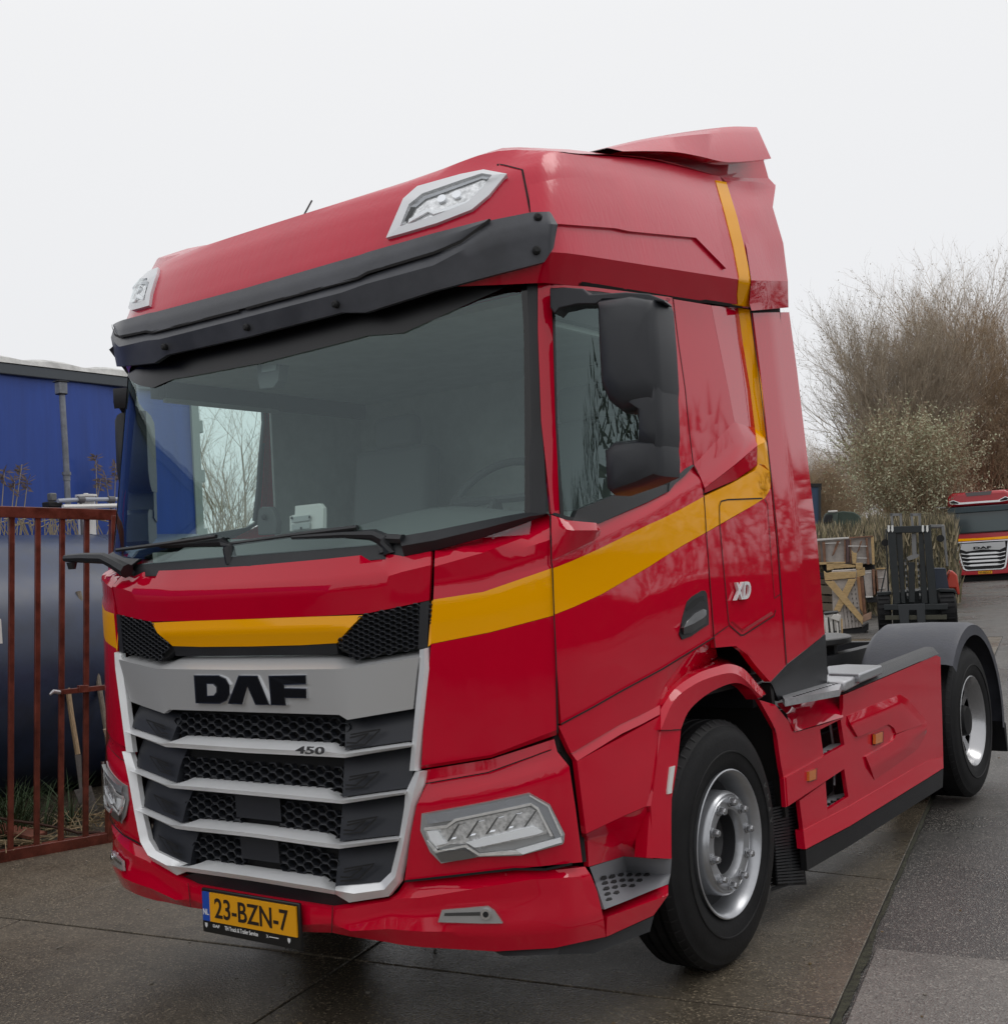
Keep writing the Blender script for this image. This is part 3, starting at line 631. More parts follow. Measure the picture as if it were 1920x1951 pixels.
# F1 plain upper part
strip(mb, [Cc((698, 1332), (968, 1376)), Cc((735, 1660), (1020, 1640)), G((338, 130), (600, 120)), G((360, 380), (640, 332)), G((392, 600), (396, 597))], .0, RED)
strip(mb, [Cc((970, 1378), (1165, 1395)), Cc((1022, 1640), (1198, 1640)), G((601, 120), (738, 130)), G((641, 332), (768, 375))], [[.0, -.030]]*4, RED)
strip(mb, [Cc((1166, 1395), (1215, 1402), (1248, 1408)), Cc((1198, 1640), (1250, 1650), (1280, 1660)), G((738, 130), (785, 130), (812, 125)), G((768, 375), (824, 420), (836, 440)), G((782, 480), (826, 458), (848, 500)), G((782, 590), (826, 600), (860, 640))],
      [[-.030, -.012, .0], [-.030, -.012, .0], [-.030, -.015, .0], [-.030, -.01, .0], [.01, .012, .0], [.0, .0, .0]], YEL)
strip(mb, [G((392, 600), (640, 332), (768, 375)), G((432, 672), (700, 450), (780, 440)), G((460, 740), (640, 600), (782, 480))], [[.0, .0, -.03], [.006, .004, -.01], [.012, .02, .012]], RED)
strip(mb, [G((460, 742), (640, 604), (782, 482)), G((460, 772), (650, 690), (780, 600))], [[.012, .02, .012], [.002, .0, .0]], RED)
# yellow lower arm
strip(mb, [G((455, 792), (620, 715), (768, 632), (785, 590), (862, 640)), G((470, 1012), (620, 925), (760, 845), (830, 800), (863, 690))], .0, YEL)
strip(mb, [G((768, 640), (860, 650)), G((790, 760), (862, 740)), G((806, 806), (840, 790))], .0, YEL, skirt=0)
# below yellow
strip(mb, [G((471, 1014), (650, 912), (815, 812), (866, 745)), G((490, 1300), (650, 1280), (820, 1200), (904, 1150)), G((516, 1640), (650, 1640), (800, 1640), (945, 1560)), G((522, 1722), (650, 1712), (770, 1800), (955, 1700)), ], [.0, .0, .0, .0], RED)
strip(mb, [G((700, 1735), (770, 1800), (955, 1700)), G((770, 1830), (830, 1880), (960, 1810)), G((850, 1920), (862, 1932), (962, 1826))], .0, RED, skirt=.03)
SIDE = mb.pair('cab_side', TRUCK)
mb = MB()
line(mb, Cc((694, 1330), (735, 1660))+G((340, 130), (364, 380), (390, 598)), .005, GAP, .0015)
line(mb, G((392, 600), (440, 690), (455, 780), (470, 1014), (492, 1320), (517, 1650), (524, 1722)), .006, GAP, .0035)
line(mb, G((814, 804), (600, 812), (560, 822), (550, 850), (552, 960), (580, 1280), (606, 1560), (612, 1585), (680, 1645), (700, 1644), (885, 1525), (895, 1490)), .006, GAP, .0025)
line(mb, G((517, 1650), (604, 1588)), .004, GAP, .0025)
line(mb, J((-338, 594), (-180, 510), (-40, 430), (160, 322), (412, 167)), .006, GAP, .0045)
line(mb, E((1105, 885), (1112, 1180), (1118, 1215), (1128, 1500), (1140, 1760))+I((1022, 150)), .006, GAP, .006)
line(mb, G((828, 808), (845, 840), (870, 1200), (888, 1420), (926, 1390), (905, 1100)), .004, GAP, .0025)
line(mb, I((225, 455), (600, 388), (985, 250)), .004, GAP, .003)
mb.pair('panel_gap', TRUCK, smooth=False)
mb = MB()    # storage hatch raised edge
strip(mb, [G((618, 1568), (690, 1630), (880, 1515)), G((625, 1555), (692, 1610), (868, 1500))], [.0015, .008], RED, skirt=0)
mb.pair('hatch_edge', TRUCK)
mb = MB(); a = cast(G((622, 1450))[0], .003)[0]; b_ = cast(G((740, 1392))[0], .003)[0]
d_ = (b_-a).normalized(); d_ = Vector((0, 1, 0)); textbox(mb, 'XD', (1.255, a.y+.01, a.z+.012), (0, 1, 0), (0, 0, 1), (b_.y-a.y)*.78, .075, .012, SIL, bold=.02, shear=.3); mb.build('model_badge', TRUCK, smooth=False)
# ---- rear side extender
mb = MB()
strip(mb, [Cc((1272, 1432), (1400, 1428), (1535, 1426)), G((800, 20), (900, 20), (1026, 20)), G((868, 650), (980, 650), (1100, 640)), G((912, 1050), (1030, 1060), (1148, 1050)), G((965, 1822), (1090, 1725), (1196, 1640))],
      [[.0, -.004, -.03]]*5, RED)
EX = mb.pair('side_extender', TRUCK)
mb = MB(); line(mb, Cc((1256, 1420), (1316, 1890))+G((864, 640), (905, 1060), (962, 1826)), .010, GAP, .003); mb.pair('extender_gap', TRUCK, smooth=False)
mb = MB(); strip(mb, [G((862, 1936), (965, 1826), (1080, 1735), (1200, 1640)), K((165, 500), (262, 440), (380, 330), (498, 300)), K((205, 600), (300, 545), (400, 520), (500, 488))], [-.02, -.02, -.04], BLK, skirt=.05); mb.pair('extender_foot', TRUCK)
# rear wall closing the cab
mb = MB(); mb.box((1.11, 1.25, 2.72), (.06, 1.6, .24), GAP); mb.box((1.150, 1.68, 2.0), (.008, .66, 1.4), GAP); mb.box((1.16, 1.985, 1.95), (.06, .07, 1.1), YEL); mb.box((1.17, 2.24, 2.87), (.06, .40, .16), GAP); mb.box((1.0, 2.14, 3.15), (.16, .3, .66), RED); mb.pair('cant_rail', TRUCK, smooth=False)
mb = MB(); mb.box((0, 2.0, 2.15), (2.26, .05, 1.7), BLK); mb.box((0, 1.95, 1.15), (2.3, .05, .3), BLK); mb.build('cab_rear_wall', TRUCK)
# ---- roof
mb = MB(); rows = dense(RROWS, 3); n = len(rows[0])
def splitband(mb, rows, i0, i1, mt):
    sub = rows[i0:i1+1]; vs = [v for r in sub for v in r]
    mb.add(vs, [(i*n+j, i*n+j+1, (i+1)*n+j+1, (i+1)*n+j) for i in range(len(sub)-1) for j in range(n-1)], mt)
splitband(mb, rows, 0, 3, RED); splitband(mb, rows, 3, len(rows)-1, REDW)
full = MB().join(mb).join(mb.mirrored())
# crown cap
def capz(x, y, yf, X):
    ze = zedge(max(y, .44)) if abs(x) > .8 else zedge(y); z0 = float(np.interp(y, [.19, .4, .6, 1.0, 1.5, 2.05], [3.12, 3.215, 3.28, 3.375, 3.455, 3.52])); f = (abs(x)/X)**2.6
    zz = ze*f+z0*(1-f); return zz
edge = RROWS[-1]; edgep = [(-x, y, z) for x, y, z in edge][::-1]+edge[1:]
fronts = [p for p in edgep if p[1] <= .44+1e-6 or True]
# loft: for each y station, left/right edge points
ys = [p[1] for p in edge]; M_ = 17
cap = []
ylist = [edge[0][1]+(2.0-edge[0][1])*t for t in np.linspace(0, 1, 15)]
def edge_at_y(y):
    for a, b in zip(edge[5:], edge[6:]):
        if a[1] <= y <= b[1]+1e-9:
            t = (y-a[1])/max(1e-9, b[1]-a[1]); return a[0]+(b[0]-a[0])*t, a[2]+(b[2]-a[2])*t
    return edge[-1][0], edge[-1][2]
def edge_at_x(x):
    x = abs(x)
    for a, b in zip(edge, edge[1:]):
        if a[0] <= x <= b[0]+1e-9: t = (x-a[0])/max(1e-9, b[0]-a[0]); return a[1]+(b[1]-a[1])*t, a[2]+(b[2]-a[2])*t
    return None
XS = [e[0] for e in edge if e[1] < .66]; xs = [-x for x in XS[::-1]]+XS[1:]
vs = []
for iv in range(14):
    v = (iv/13)**1.5
    for x in xs:
        yf, zf = edge_at_x(x); y = yf+(2.0-yf)*v; ex, ez = edge_at_y(max(y, .45)); x2 = x*(1-v)+(x/max(XS))*ex*v
        f = min(1, abs(x2)/ex)**7; z0 = float(np.interp(y, [.19, .4, .6, 1.0, 1.5, 2.05], [3.135, 3.215, 3.275, 3.37, 3.455, 3.52])); z = ez*f+z0*(1-f)+.045*math.exp(-((abs(x2)-.93)/.15)**2)*min(1, max(0, (y-.25)/.25))*max(0, 1-max(0, y-.9)/.7) if iv else zf
        if iv == 0: y = yf; x2 = x
        vs.append((x2, y, z))
nx = len(xs); full.add(vs, [(i*nx+j, i*nx+j+1, (i+1)*nx+j+1, (i+1)*nx+j) for i in range(13) for j in range(nx-1)], REDW)
full.box((0, 2.0, 3.08), (2.1, .02, .78), RED)
ROOFO = sq(full).build('roof', TRUCK, merge=True, ang=30)
mb = MB()    # raised upper side field ending in the crease line
strip(mb, [B((972, 420), (1160, 375), (1500, 375))+Cc((380, 420), (700, 470), (985, 560)), B((992, 645), (1160, 654), (1500, 680))+Cc((378, 838), (860, 885), (1078, 1108))], [0.001, .012], REDW, surf=ROOF, skirt=.012, n=5)
for s_ in (mb, sq(mb.mirrored())): s_.build('roof_crease', TRUCK)
mb = MB(); line(mb, B((985, 580), (960, 450), (935, 325)), .007, GAP, .002, ROOF); line(mb, B((935, 325), (830, 298), (700, 276), (560, 276)), .006, GAP, .002, ROOF)
mb.build('roof_joint', TRUCK, smooth=False); sq(mb.mirrored()).build('roof_joint', TRUCK, smooth=False)
mb = MB()
strip(mb, [Cc((1000, 468), (1080, 482)), Cc((1072, 720), (1160, 740)), Cc((1130, 950), (1212, 960)), Cc((1172, 1170), (1258, 1188)), Cc((1160, 1300), (1245, 1320)), Cc((1165, 1390), (1248, 1404))], .003, YEL, surf=ROOF, skirt=.003, n=5); mb.build('roof_stripe', TRUCK); sq(mb.mirrored()).build('roof_stripe', TRUCK)
mb = MB(); line(mb, B((1030, 990), (1400, 1030))+Cc((0, 1212), (700, 1324), (1250, 1408)), .014, GAP, .0, ROOF); mb.build('roof_gutter', TRUCK, smooth=False); sq(mb.mirrored()).build('roof_gutter', TRUCK, smooth=False)
# roof fairing extension behind cab + deflector
mb = MB()
def X12(x, *p): return [onX(t, x) for t in Cc(*p)]
xe = 1.20
sect = [X12(1.245, (1262, 1415))[0], X12(1.282, (1260, 1195))[0], X12(1.20, (1165, 750))[0], X12(1.10, (1075, 470))[0]]
secr = [X12(1.22, (1530, 1392))[0], X12(1.25, (1526, 1200))[0], X12(1.18, (1432, 660))[0], X12(1.12, (1436, 500))[0]]
strip(mb, [[sect[3], sect[3].lerp(secr[3], .5)+Vector((.02, 0, 0)), secr[3]], [sect[2].lerp(sect[3], .8), sect[2].lerp(secr[2], .5).lerp(sect[3].lerp(secr[3], .5), .7)+Vector((-.0, 0, 0)), secr[2].lerp(secr[3], .85)],
           [sect[2], sect[2].lerp(secr[2], .5)+Vector((.0, 0, 0)), secr[2]+Vector((-.012, 0, 0))], [sect[2].lerp(sect[1], .5)+Vector((.01, 0, 0)), sect[2].lerp(secr[1], .5)+Vector((.01, 0, 0)), secr[2].lerp(secr[1], .5)+Vector((.01, 0, 0))], [sect[1], sect[1].lerp(secr[1], .5), secr[1]]], 0, REDW, skirt=0)
strip(mb, [[sect[1], sect[1].lerp(secr[1], .5), secr[1]], [sect[1].lerp(sect[0], .75)+Vector((-.01, 0, 0)), sect[1].lerp(secr[0], .5).lerp(sect[0], .3), secr[1].lerp(secr[0], .75)], [sect[0], sect[0].lerp(secr[0], .5), secr[0]]], 0, RED, skirt=0)
strip(mb, [X12(1.09, (1040, 440), (1240, 452), (1388, 454)), X12(1.10, (1075, 480), (1260, 486), (1436, 506))], 0, REDW, skirt=0)
mb.pair('roof_side_fairing', TRUCK)
mb = MB(); line(mb, [proj(p+Vector((.004, 0, 0))) for p in rev(sect)], .012, GAP, .006, ('X', 1.25))
mb = MB()
# main spoiler: side edge outline, lofted over the full width
TE = crs([(215, 232), (420, 180), (700, 130), (950, 95), (1130, 78), (1300, 82)], 4); ME = [(a, b+26) for a, b in TE]
BE = crs([(330, 258), (520, 256), (720, 264), (900, 297), (1100, 337), (1405, 311)], 4); n_t = len(TE)
te = [onX(p, 1.09) for p in Cc(*TE)]; be = [onX(p, 1.17) for p in Cc(*BE)]; me_ = [onX(p, 1.13) for p in Cc(*[(a[0]*.8+b[0]*.2, a[1]*.82+b[1]*.18) for a, b in zip(TE, BE)])]
mb.add(te+me_+be, [(k*n_t+i, k*n_t+i+1, (k+1)*n_t+i+1, (k+1)*n_t+i) for k in range(2) for i in range(n_t-1)], REDW)
inn = [Vector((p.x-.05, p.y, p.z+.0)) for p in be]; mb.add(be+inn, [(i, i+1, n_t+i+1, n_t+i) for i in range(n_t-1)], RED)
full = MB().join(mb).join(mb.mirrored())
cols_ = [Vector((x*p.x/1.09, p.y-.10*(1-abs(x/1.09)**2), p.z-.012*(1-abs(x/1.09)))) for x in np.linspace(-1.09, 1.09, 13) for p in te]
full.add(cols_, [(k*n_t+i, k*n_t+i+1, (k+1)*n_t+i+1, (k+1)*n_t+i) for k in range(12) for i in range(n_t-1)], REDW)
full.add([p+Vector((0, 0, -.03)) for p in cols_ ], [(k*n_t+i, k*n_t+i+1, (k+1)*n_t+i+1, (k+1)*n_t+i) for k in range(12) for i in range(n_t-1)], RED)
wl = [Vector((.98, p.y-.02, p.z-.006)) for p in te]; n_w = len(wl); full.add(wl+[p-Vector((0, 0, .42)) for p in wl], [(i, i+1, n_w+i+1, n_w+i) for i in range(n_w-1)], RED)
full.build('roof_spoiler', TRUCK, ang=35, merge=True)
mb = MB()    # body under the spoiler
strip(mb, [X12(1.05, (300, 240), (700, 250), (1100, 335), (1348, 318)), X12(1.05, (420, 290), (760, 345), (1080, 385), (1360, 360)), X12(1.06, (560, 310), (900, 410), (1075, 460), (1387, 457))], 0, RED, skirt=0)
mb.pair('spoiler_support', TRUCK)
mb = MB(); mb.box((0, 2.15, 3.38), (2.0, .5, .22), RED); mb.box((0, 2.05, 3.1), (2.1, .1, .8), RED); mb.build('spoiler_core', TRUCK)
# antenna
mb = MB(); a = onY((583, 402), .45); b_ = onY((594, 382), .5); mb.tube([a+(a-b_)*1.5, b_], .004, DRK, 5); mb.build('antenna', TRUCK)
# ---- roof lamps
mb = MB(); mb2 = MB(); mb3 = MB()
O_T = B((112, 738), (215, 500), (300, 425), (560, 352), (700, 324), (842, 350)); O_B = B((112, 738), (230, 705), (420, 648), (630, 566), (735, 478), (842, 350))
I_T = B((196, 668), (250, 535), (330, 470), (560, 390), (690, 347), (752, 357)); I_B = B((196, 668), (270, 648), (400, 606), (600, 524), (690, 436), (752, 357))
SUR = mat('roof lamp surround silver', (.70, .71, .73), .32, .2, .2)
strip(mb, [O_T, I_T], [.014, .018], SUR, surf=ROOF, skirt=.02); strip(mb, [I_B, O_B], [.018, .014], SUR, surf=ROOF, skirt=.02)
strip(mb2, [I_T, I_B], .006, REFL, surf=ROOF, skirt=0, n=6)
strip(mb2, [B((222, 640), (262, 552)), B((240, 640), (290, 552))], .012, DRK, surf=ROOF, skirt=0)
strip(mb2, [B((262, 550), (340, 488), (570, 408), (690, 362), (735, 372)), B((285, 560), (350, 505), (570, 425), (690, 380), (722, 385))], .011, mat('lamp dark band', (.1, .1, .1), .2), surf=ROOF, skirt=0)
strip(mb2, [B((250, 625), (360, 560), (400, 575), (620, 510)), B((245, 648), (365, 580), (400, 595), (625, 530))], .015, LEDW, surf=ROOF, skirt=.006)
strip(mb2, [B((620, 505), (715, 400)), B((640, 515), (730, 405))], .015, LEDW, surf=ROOF, skirt=.006)
for cx_, cy_ in ((450, 505), (540, 480)):
    c, n_ = cast(B((cx_, cy_))[0], .010, ROOF); mb2.tube([c-n_*.01, c+n_*.006], [.014, .017], CHR, 14)
strip(mb3, [I_T, I_B], .020, LENS, surf=ROOF, skirt=0, n=6)
for sgn in (1, -1):
    rl = thing('roof_lamp', (0, 0, 0)); rl.parent = TRUCK
    for nm, m_ in (('surround', mb), ('reflector', mb2), ('lens', mb3)): (m_ if sgn > 0 else sq(m_.mirrored())).build(nm, rl)
# ---- sun visor
mb = MB()
strip(mb, [A((850, 1042), (1540, 842))+B((0, 825), (400, 710), (742, 622)), A((850, 1099), (1540, 903))+B((0, 880), (400, 765), (735, 632)), A((850, 1160), (1520, 985))+B((0, 942), (400, 822), (600, 735))],
      [[-.0, -.0, -.0, -.0, -.0], [.014]*5, [.018, .018, .018, .018, .010]], VIS, surf=VISO, snap=True, skirt=.06)
strip(mb, [A((850, 1172), (1430, 1018), (1575, 972))+B((400, 832), (745, 632), (990, 583), (1100, 580), (1112, 592)), A((850, 1220), (1430, 1070), (1575, 1018))+B((400, 905), (745, 722), (990, 664), (1110, 655), (1150, 658)),
           A((850, 1340), (1430, 1190), (1575, 1190))+B((400, 1060), (745, 968), (990, 905), (1070, 884), (1125, 800))], [.004, .022, -.0], VIS, surf=VISO, snap=True, skirt=.02)
lf_ = mb.mirrored(); sq(lf_); MB().join(mb).join(lf_).build('sun_visor', TRUCK)
mb = MB(); line(mb, A((850, 1167), (1525, 983))+B((0, 949), (400, 829), (560, 765), (742, 628)), .010, GAP, .018, VISO); mb.build('visor_slot', TRUCK, smooth=False); ls_ = mb.mirrored(); sq(ls_); ls_.build('visor_slot', TRUCK, smooth=False)
mb = MB()
c, n_ = cast(A((855, 1280))[0], .018, VISO); n_ = Vector((0, -1, 0)); mc_ = MB(); mc_.tube([c-n_*.01, c+n_*.006, c+n_*.012], [.014, .014, .008], DRK, 12); mc_.build('visor_bolt', TRUCK)
BOL = []
for p in A((1392, 1140)): mb = MB(); BOL.append(mb); c, n_ = cast(p, .018, VISO); n_ = Vector((n_.x, n_.y, 0)).normalized(); mb.tube([c-n_*.01, c+n_*.006, c+n_*.012], [.014, .014, .008], DRK, 12)
for p in B((1030, 614), (1022, 815)): mb = MB(); BOL.append(mb); c, n_ = cast(p, .012, VISO); mb.tube([c-n_*.01, c+n_*.008, c+n_*.016], [.015, .015, .008], DRK, 12)
BOL[0].pair('visor_bolt', TRUCK)
for m_ in BOL[1:]: m_.build('visor_bolt', TRUCK)
mb = MB()    # roof of cab above the windscreen
strip(mb, [[Vector((0, .03, 2.80)), Vector((.8, .07, 2.80)), Vector((1.1, .2, 2.80)), Vector((1.2, .34, 2.80))], [Vector((0, .11, 2.70)), Vector((.8, .17, 2.70)), Vector((1.1, .29, 2.70)), Vector((1.2, .40, 2.70))]], 0, DRK, snap=True, skirt=0); both(mb, 'header_rail')
# ---- windscreen
def wsrow(z, xm, off=0):
    r = []
    for x in [0, .25, .47, .70, .86, .93, 1.0, 1.07, 1.13, 1.17]:
        if x > xm: break
        k = hwid(z)/1.25; r.append(Vector((x*k, planf(x)+setb(z)+off, z)))
    return r
mb = MB(); strip(mb, [A((850, 1325), (1480, 1165))+B((0, 1150), (215, 1100), (890, 928)), A((850, 1420), (1480, 1255))+B((0, 1240), (215, 1205), (900, 965)), A((850, 1519), (1480, 1360))+B((0, 1330), (215, 1314), (900, 1008))], .006, mat('visor reflection black', (.004, .004, .005), .35), snap=True, skirt=0); both(mb, 'visor_reflection_band')  # black top band; its lower outline paints in the visor's dark reflection
mb = MB(); zs = [1.802, 1.85, 2.0, 2.2, 2.4, 2.6, 2.67]
R_ = [wsrow(z, 1.2) for z in rev(zs)]; strip(mb, R_, 0, WSG, m=1, n=1, snap=True, skirt=0); both(mb, 'windscreen')
mb = MB()    # black border
strip(mb, [B((962, 985), (1026, 990)), B((975, 1300), (1038, 1300)), B((990, 1900), (1058, 1900)), E((975, 560), (1070, 600)), E((985, 890), (1080, 884))], [[.003, .0]]*5, BLK, skirt=.02)
strip(mb, [B((925, 985), (962, 985)), B((945, 1300), (975, 1300)), B((950, 1900), (990, 1900)), E((950, 560), (975, 560)), E((950, 880), (985, 890))], .003, mat('glass frit black', (.006, .006, .007), .08), skirt=0)
mb.pair('windscreen_pillar_trim', TRUCK)
mb = MB()    # cowl below the windscreen
strip(mb, [E((190, 1022), (408, 985), (700, 925), (985, 868), (1086, 882)), E((205, 1080), (408, 1045), (700, 975), (985, 900), (1090, 886)), E((222, 1142), (408, 1106), (700, 1028), (985, 930), (1094, 889))], [-.050, -.012, -.036], BLK, surf=LOWB, skirt=.02)
mb.pair('cowl_corner', TRUCK)
mb = MB()
zc = [Vector((x, planf(x)+.055, 1.806)) for x in (0, .3, .6, .84)]; zd = [Vector((x, planf(x)+.036, 1.750)) for x in (0, .3, .6, .84)]
strip(mb, [zc, zd], 0, BLK, snap=True, skirt=0); both(mb, 'cowl')
# wipers
mb = MB()
def wp(f, pts, y): return [onY(p, y) for p in q(f, *pts)]
mb.tube(wp('D', [(135, 1105), (400, 1070), (735, 1022)], -.005), .009, BLK, 6)
mb.tube(wp('D', [(830, 1190), (810, 1090), (780, 1055), (640, 1065), (400, 1080)], .02), [.024, .024, .020, .014, .010], BLK, 8)
mb.build('wiper', TRUCK)
mb = MB()
mb.tube(wp('D', [(820, 1068), (1200, 1015), (1590, 968)], .03), .010, BLK, 6)
mb.tube(wp('D', [(1785, 1130), (1760, 1040), (1700, 1012), (1500, 1012), (1200, 1028)], .03), [.024, .024, .02, .013, .010], BLK, 8)
mb.build('wiper', TRUCK)
mb = MB()
mb.tube(wp('E', [(110, 1120), (90, 1040), (30, 1015)], .04)+[], [.026, .026, .022], BLK, 8); mb.tube([onY(p, .03) for p in E((60, 1030), (215, 1038))], .018, BLK, 6); mb.build('wiper_motor_cover', TRUCK)
# front close range mirror arm, left
mb = MB()
P = [(-1.18, .02, 1.842), (-1.08, .0, 1.850), (-.97, .0, 1.845), (-.90, .03, 1.80), (-.85, .05, 1.775)]
P = [onY(p, -.02) for p in ((125, 1064), (160, 1063), (198, 1064), (218, 1074), (242, 1088))]
mb.tube(P, [.016, .022, .024, .026, .032], BLK, 8); c = P[0]+Vector((.045, 0, -.02)); mb.tube([c, c+Vector((0, 0, -.03))], [.024, .016], BLK, 10); mb.build('camera_arm', TRUCK)
# ---- exterior mirrors
def mirror_parts():
    m = MB()
    yb = .36
    up = [onY(p, yb) for p in B((1400, 1112), (1800, 1110), (1815, 1130), (1850, 1600), (1865, 1850))+E((1868, 660), (1500, 775), (1455, 700), (1450, 490), (1500, 445), (1690, 405), (1685, 260), (1665, 205), (1560, 190), (1440, 110), (1425, 40))]
    m.prism(rev(up), (-.0, .13, .0), BLK); a = m
    f = MB()
    return a, f
m1, _ = mirror_parts()
mh = MB()
MIR = thing('mirror', (0, 0, 0)); MIR.parent = TRUCK; MIR2 = thing('mirror', (0, 0, 0)); MIR2.parent = TRUCK
MP = mat('mirror housing plastic', (.020, .022, .027), .42, bump=.1, bscale=600)
def convex_shell(front, yb, depth, bulge, m, mt):
    """front outline (list of Vectors on a y plane), bulged centre, swept backwards"""
    n_ = len(front); c = sum(front, Vector())/n_
    rings = [(1.0, depth), (1.0, 0), (.93, -bulge*.6), (.80, -bulge*.92), (.5, -bulge*1.05), (.15, -bulge*1.1)]
    vs = []
    for k, dy in rings:
        for p in front: vs.append(Vector((c.x+(p.x-c.x)*k, p.y+dy, c.z+(p.z-c.z)*k)))
    vs.append(Vector((c.x, front[0].y-bulge*1.1, c.z))); last = len(vs)-1
    fs = [(i*n_+k, i*n_+(k+1) % n_, (i+1)*n_+(k+1) % n_, (i+1)*n_+k) for i in range(len(rings)-1) for k in range(n_)]+[((len(rings)-1)*n_+k, (len(rings)-1)*n_+(k+1) % n_, last) for k in range(n_)]+[tuple(range(n_))]
    m.add(vs, fs, mt)
yb = .33
u_ = MB(); convex_shell([onY(p, yb) for p in B((1408, 1118), (1598, 1090), (1735, 1112), (1755, 1160), (1773, 1400), (1787, 1640), (1779, 1760), (1560, 1800), (1480, 1740), (1432, 1640), (1418, 1400))], yb, .11, .05, u_, MP)
l_ = MB(); convex_shell([onY(p, yb) for p in E((1452, 500), (1510, 448), (1674, 430), (1788, 440), (1802, 560), (1800, 660), (1674, 715), (1500, 775), (1462, 740))], yb, .10, .045, l_, MP)
k_ = MB(); convex_shell([onY(p, yb) for p in E((1540, 60), (1674, 40), (1779, 60), (1788, 200), (1793, 300), (1797, 420), (1788, 520), (1666, 500), (1668, 400), (1666, 300), (1659, 240), (1636, 200), (1570, 185))], yb, .105, .04, k_, MP)
c_ = MB(); r0 = [onY(p, yb) for p in B((1100, 1042), (1180, 1036), (1300, 1044), (1340, 1080), (1560, 1066), (1700, 1076), (1790, 1112), (1800, 1130), (1600, 1106), (1420, 1112), (1380, 1140), (1270, 1140), (1160, 1165), (1130, 1200), (1102, 1160))]
c_.prism(rev(r0), (-.02, .09, 0), MP)
g_ = MB(); g_.add([Vector((p.x*.985-.035, yb+.112, p.z)) for p in [onY(p, yb) for p in B((1440, 1150), (1790, 1150), (1815, 1600), (1470, 1640))]], [(0, 1, 2, 3)], CHR)
for nm, s_ in (('upper_housing', u_), ('lower_housing', l_), ('neck', k_), ('arm', c_)): s_.build(nm, MIR, ang=38, bevel=.006 if nm == 'arm' else 0); 
g_.build('mirror_glass', MIR)
def leftmir(s_):
    m = s_.mirrored(); c = Vector((-1.27, .42, 0)); c2 = Vector((-1.25, .44, 0)); M = Matrix.Rotation(math.radians(-48), 3, 'Z'); m.v = [tuple(c2+Vector((0, 0, v[2]))+M @ Vector((v[0]-c.x, v[1]-c.y, 0))) for v in m.v]; return m
for nm, s_ in (('upper_housing', u_), ('lower_housing', l_), ('neck', k_), ('arm', c_)): leftmir(s_).build(nm, MIR2, ang=38)
# ---- interior
cab = thing('cab_interior', (0, 0, 0)); cab.parent = TRUCK
mb = MB(); mb.box((0, 1.90, 2.2), (2.3, .04, 1.1), INT); mb.box((0, 1.2, 2.69), (2.1, 1.45, .03), INT); mb.box((0, 1.05, 1.35), (2.3, 1.6, .04), IND)
for sg in (1, -1):
    mb.box((sg*1.135, 1.555, 2.3), (.014, .71, .9), INT); mb.box((sg*1.09, .85, 2.655), (.02, .72, .15), INT); mb.box((sg*1.16, .90, 1.70), (.03, .9, .34), INT)
mb.build('lining', cab, smooth=False)
mb = MB()    # dashboard
prof = [(.12, 1.79), (.30, 1.82), (.42, 1.88), (.55, 1.90), (.66, 1.87), (.70, 1.74), (.72, 1.4)]
xsd = np.linspace(-1.13, 1.13, 25)
vs = []
for x in xsd:
    k = 1+.0*x; h = .05*math.exp(-((x-.55)/.32)**2)+.01*math.sin(x*5); yf = planf(x)+.09
    for y_, z_ in prof: vs.append((x, y_+yf-.05, z_+(h if .25 < y_ < .7 else 0)))
npf = len(prof); mb.add(vs, [(i*npf+j, i*npf+j+1, (i+1)*npf+j+1, (i+1)*npf+j) for i in range(24) for j in range(npf-1)], mat('dashboard grey', (.13, .145, .14), .6)); mb.build('dashboard', cab, ang=50)
mb = MB(); c = Vector((.58, .82, 1.98)); ax = Vector((0, -.75, .66)).normalized(); t1 = Vector((1, 0, 0)); t2 = ax.cross(t1)
mb.tube([c+t1*math.cos(a)*.22+t2*math.sin(a)*.22 for a in np.linspace(0, 2*math.pi, 33)], .017, IND, 8); mb.tube([c+t2*-.2, c, c+t1*.2], .02, IND, 6); mb.tube([c+t1*-.2, c, c-ax*.3+Vector((0, -.1, -.2))], .03, IND, 6); mb.build('steering_wheel', cab)
for sg in (1, -1):
    mb = MB(); mb.box((sg*.58, 1.25, 1.72), (.52, .5, .16), mat('seat fabric', (.16, .17, .17), .8)); mb.box((sg*.58, 1.52, 2.05), (.5, .14, .62), MATS['seat fabric'], rx=-.15); mb.box((sg*.58, 1.57, 2.44), (.28, .10, .18), MATS['seat fabric']); mb.build('seat', cab, bevel=.04, bseg=3)
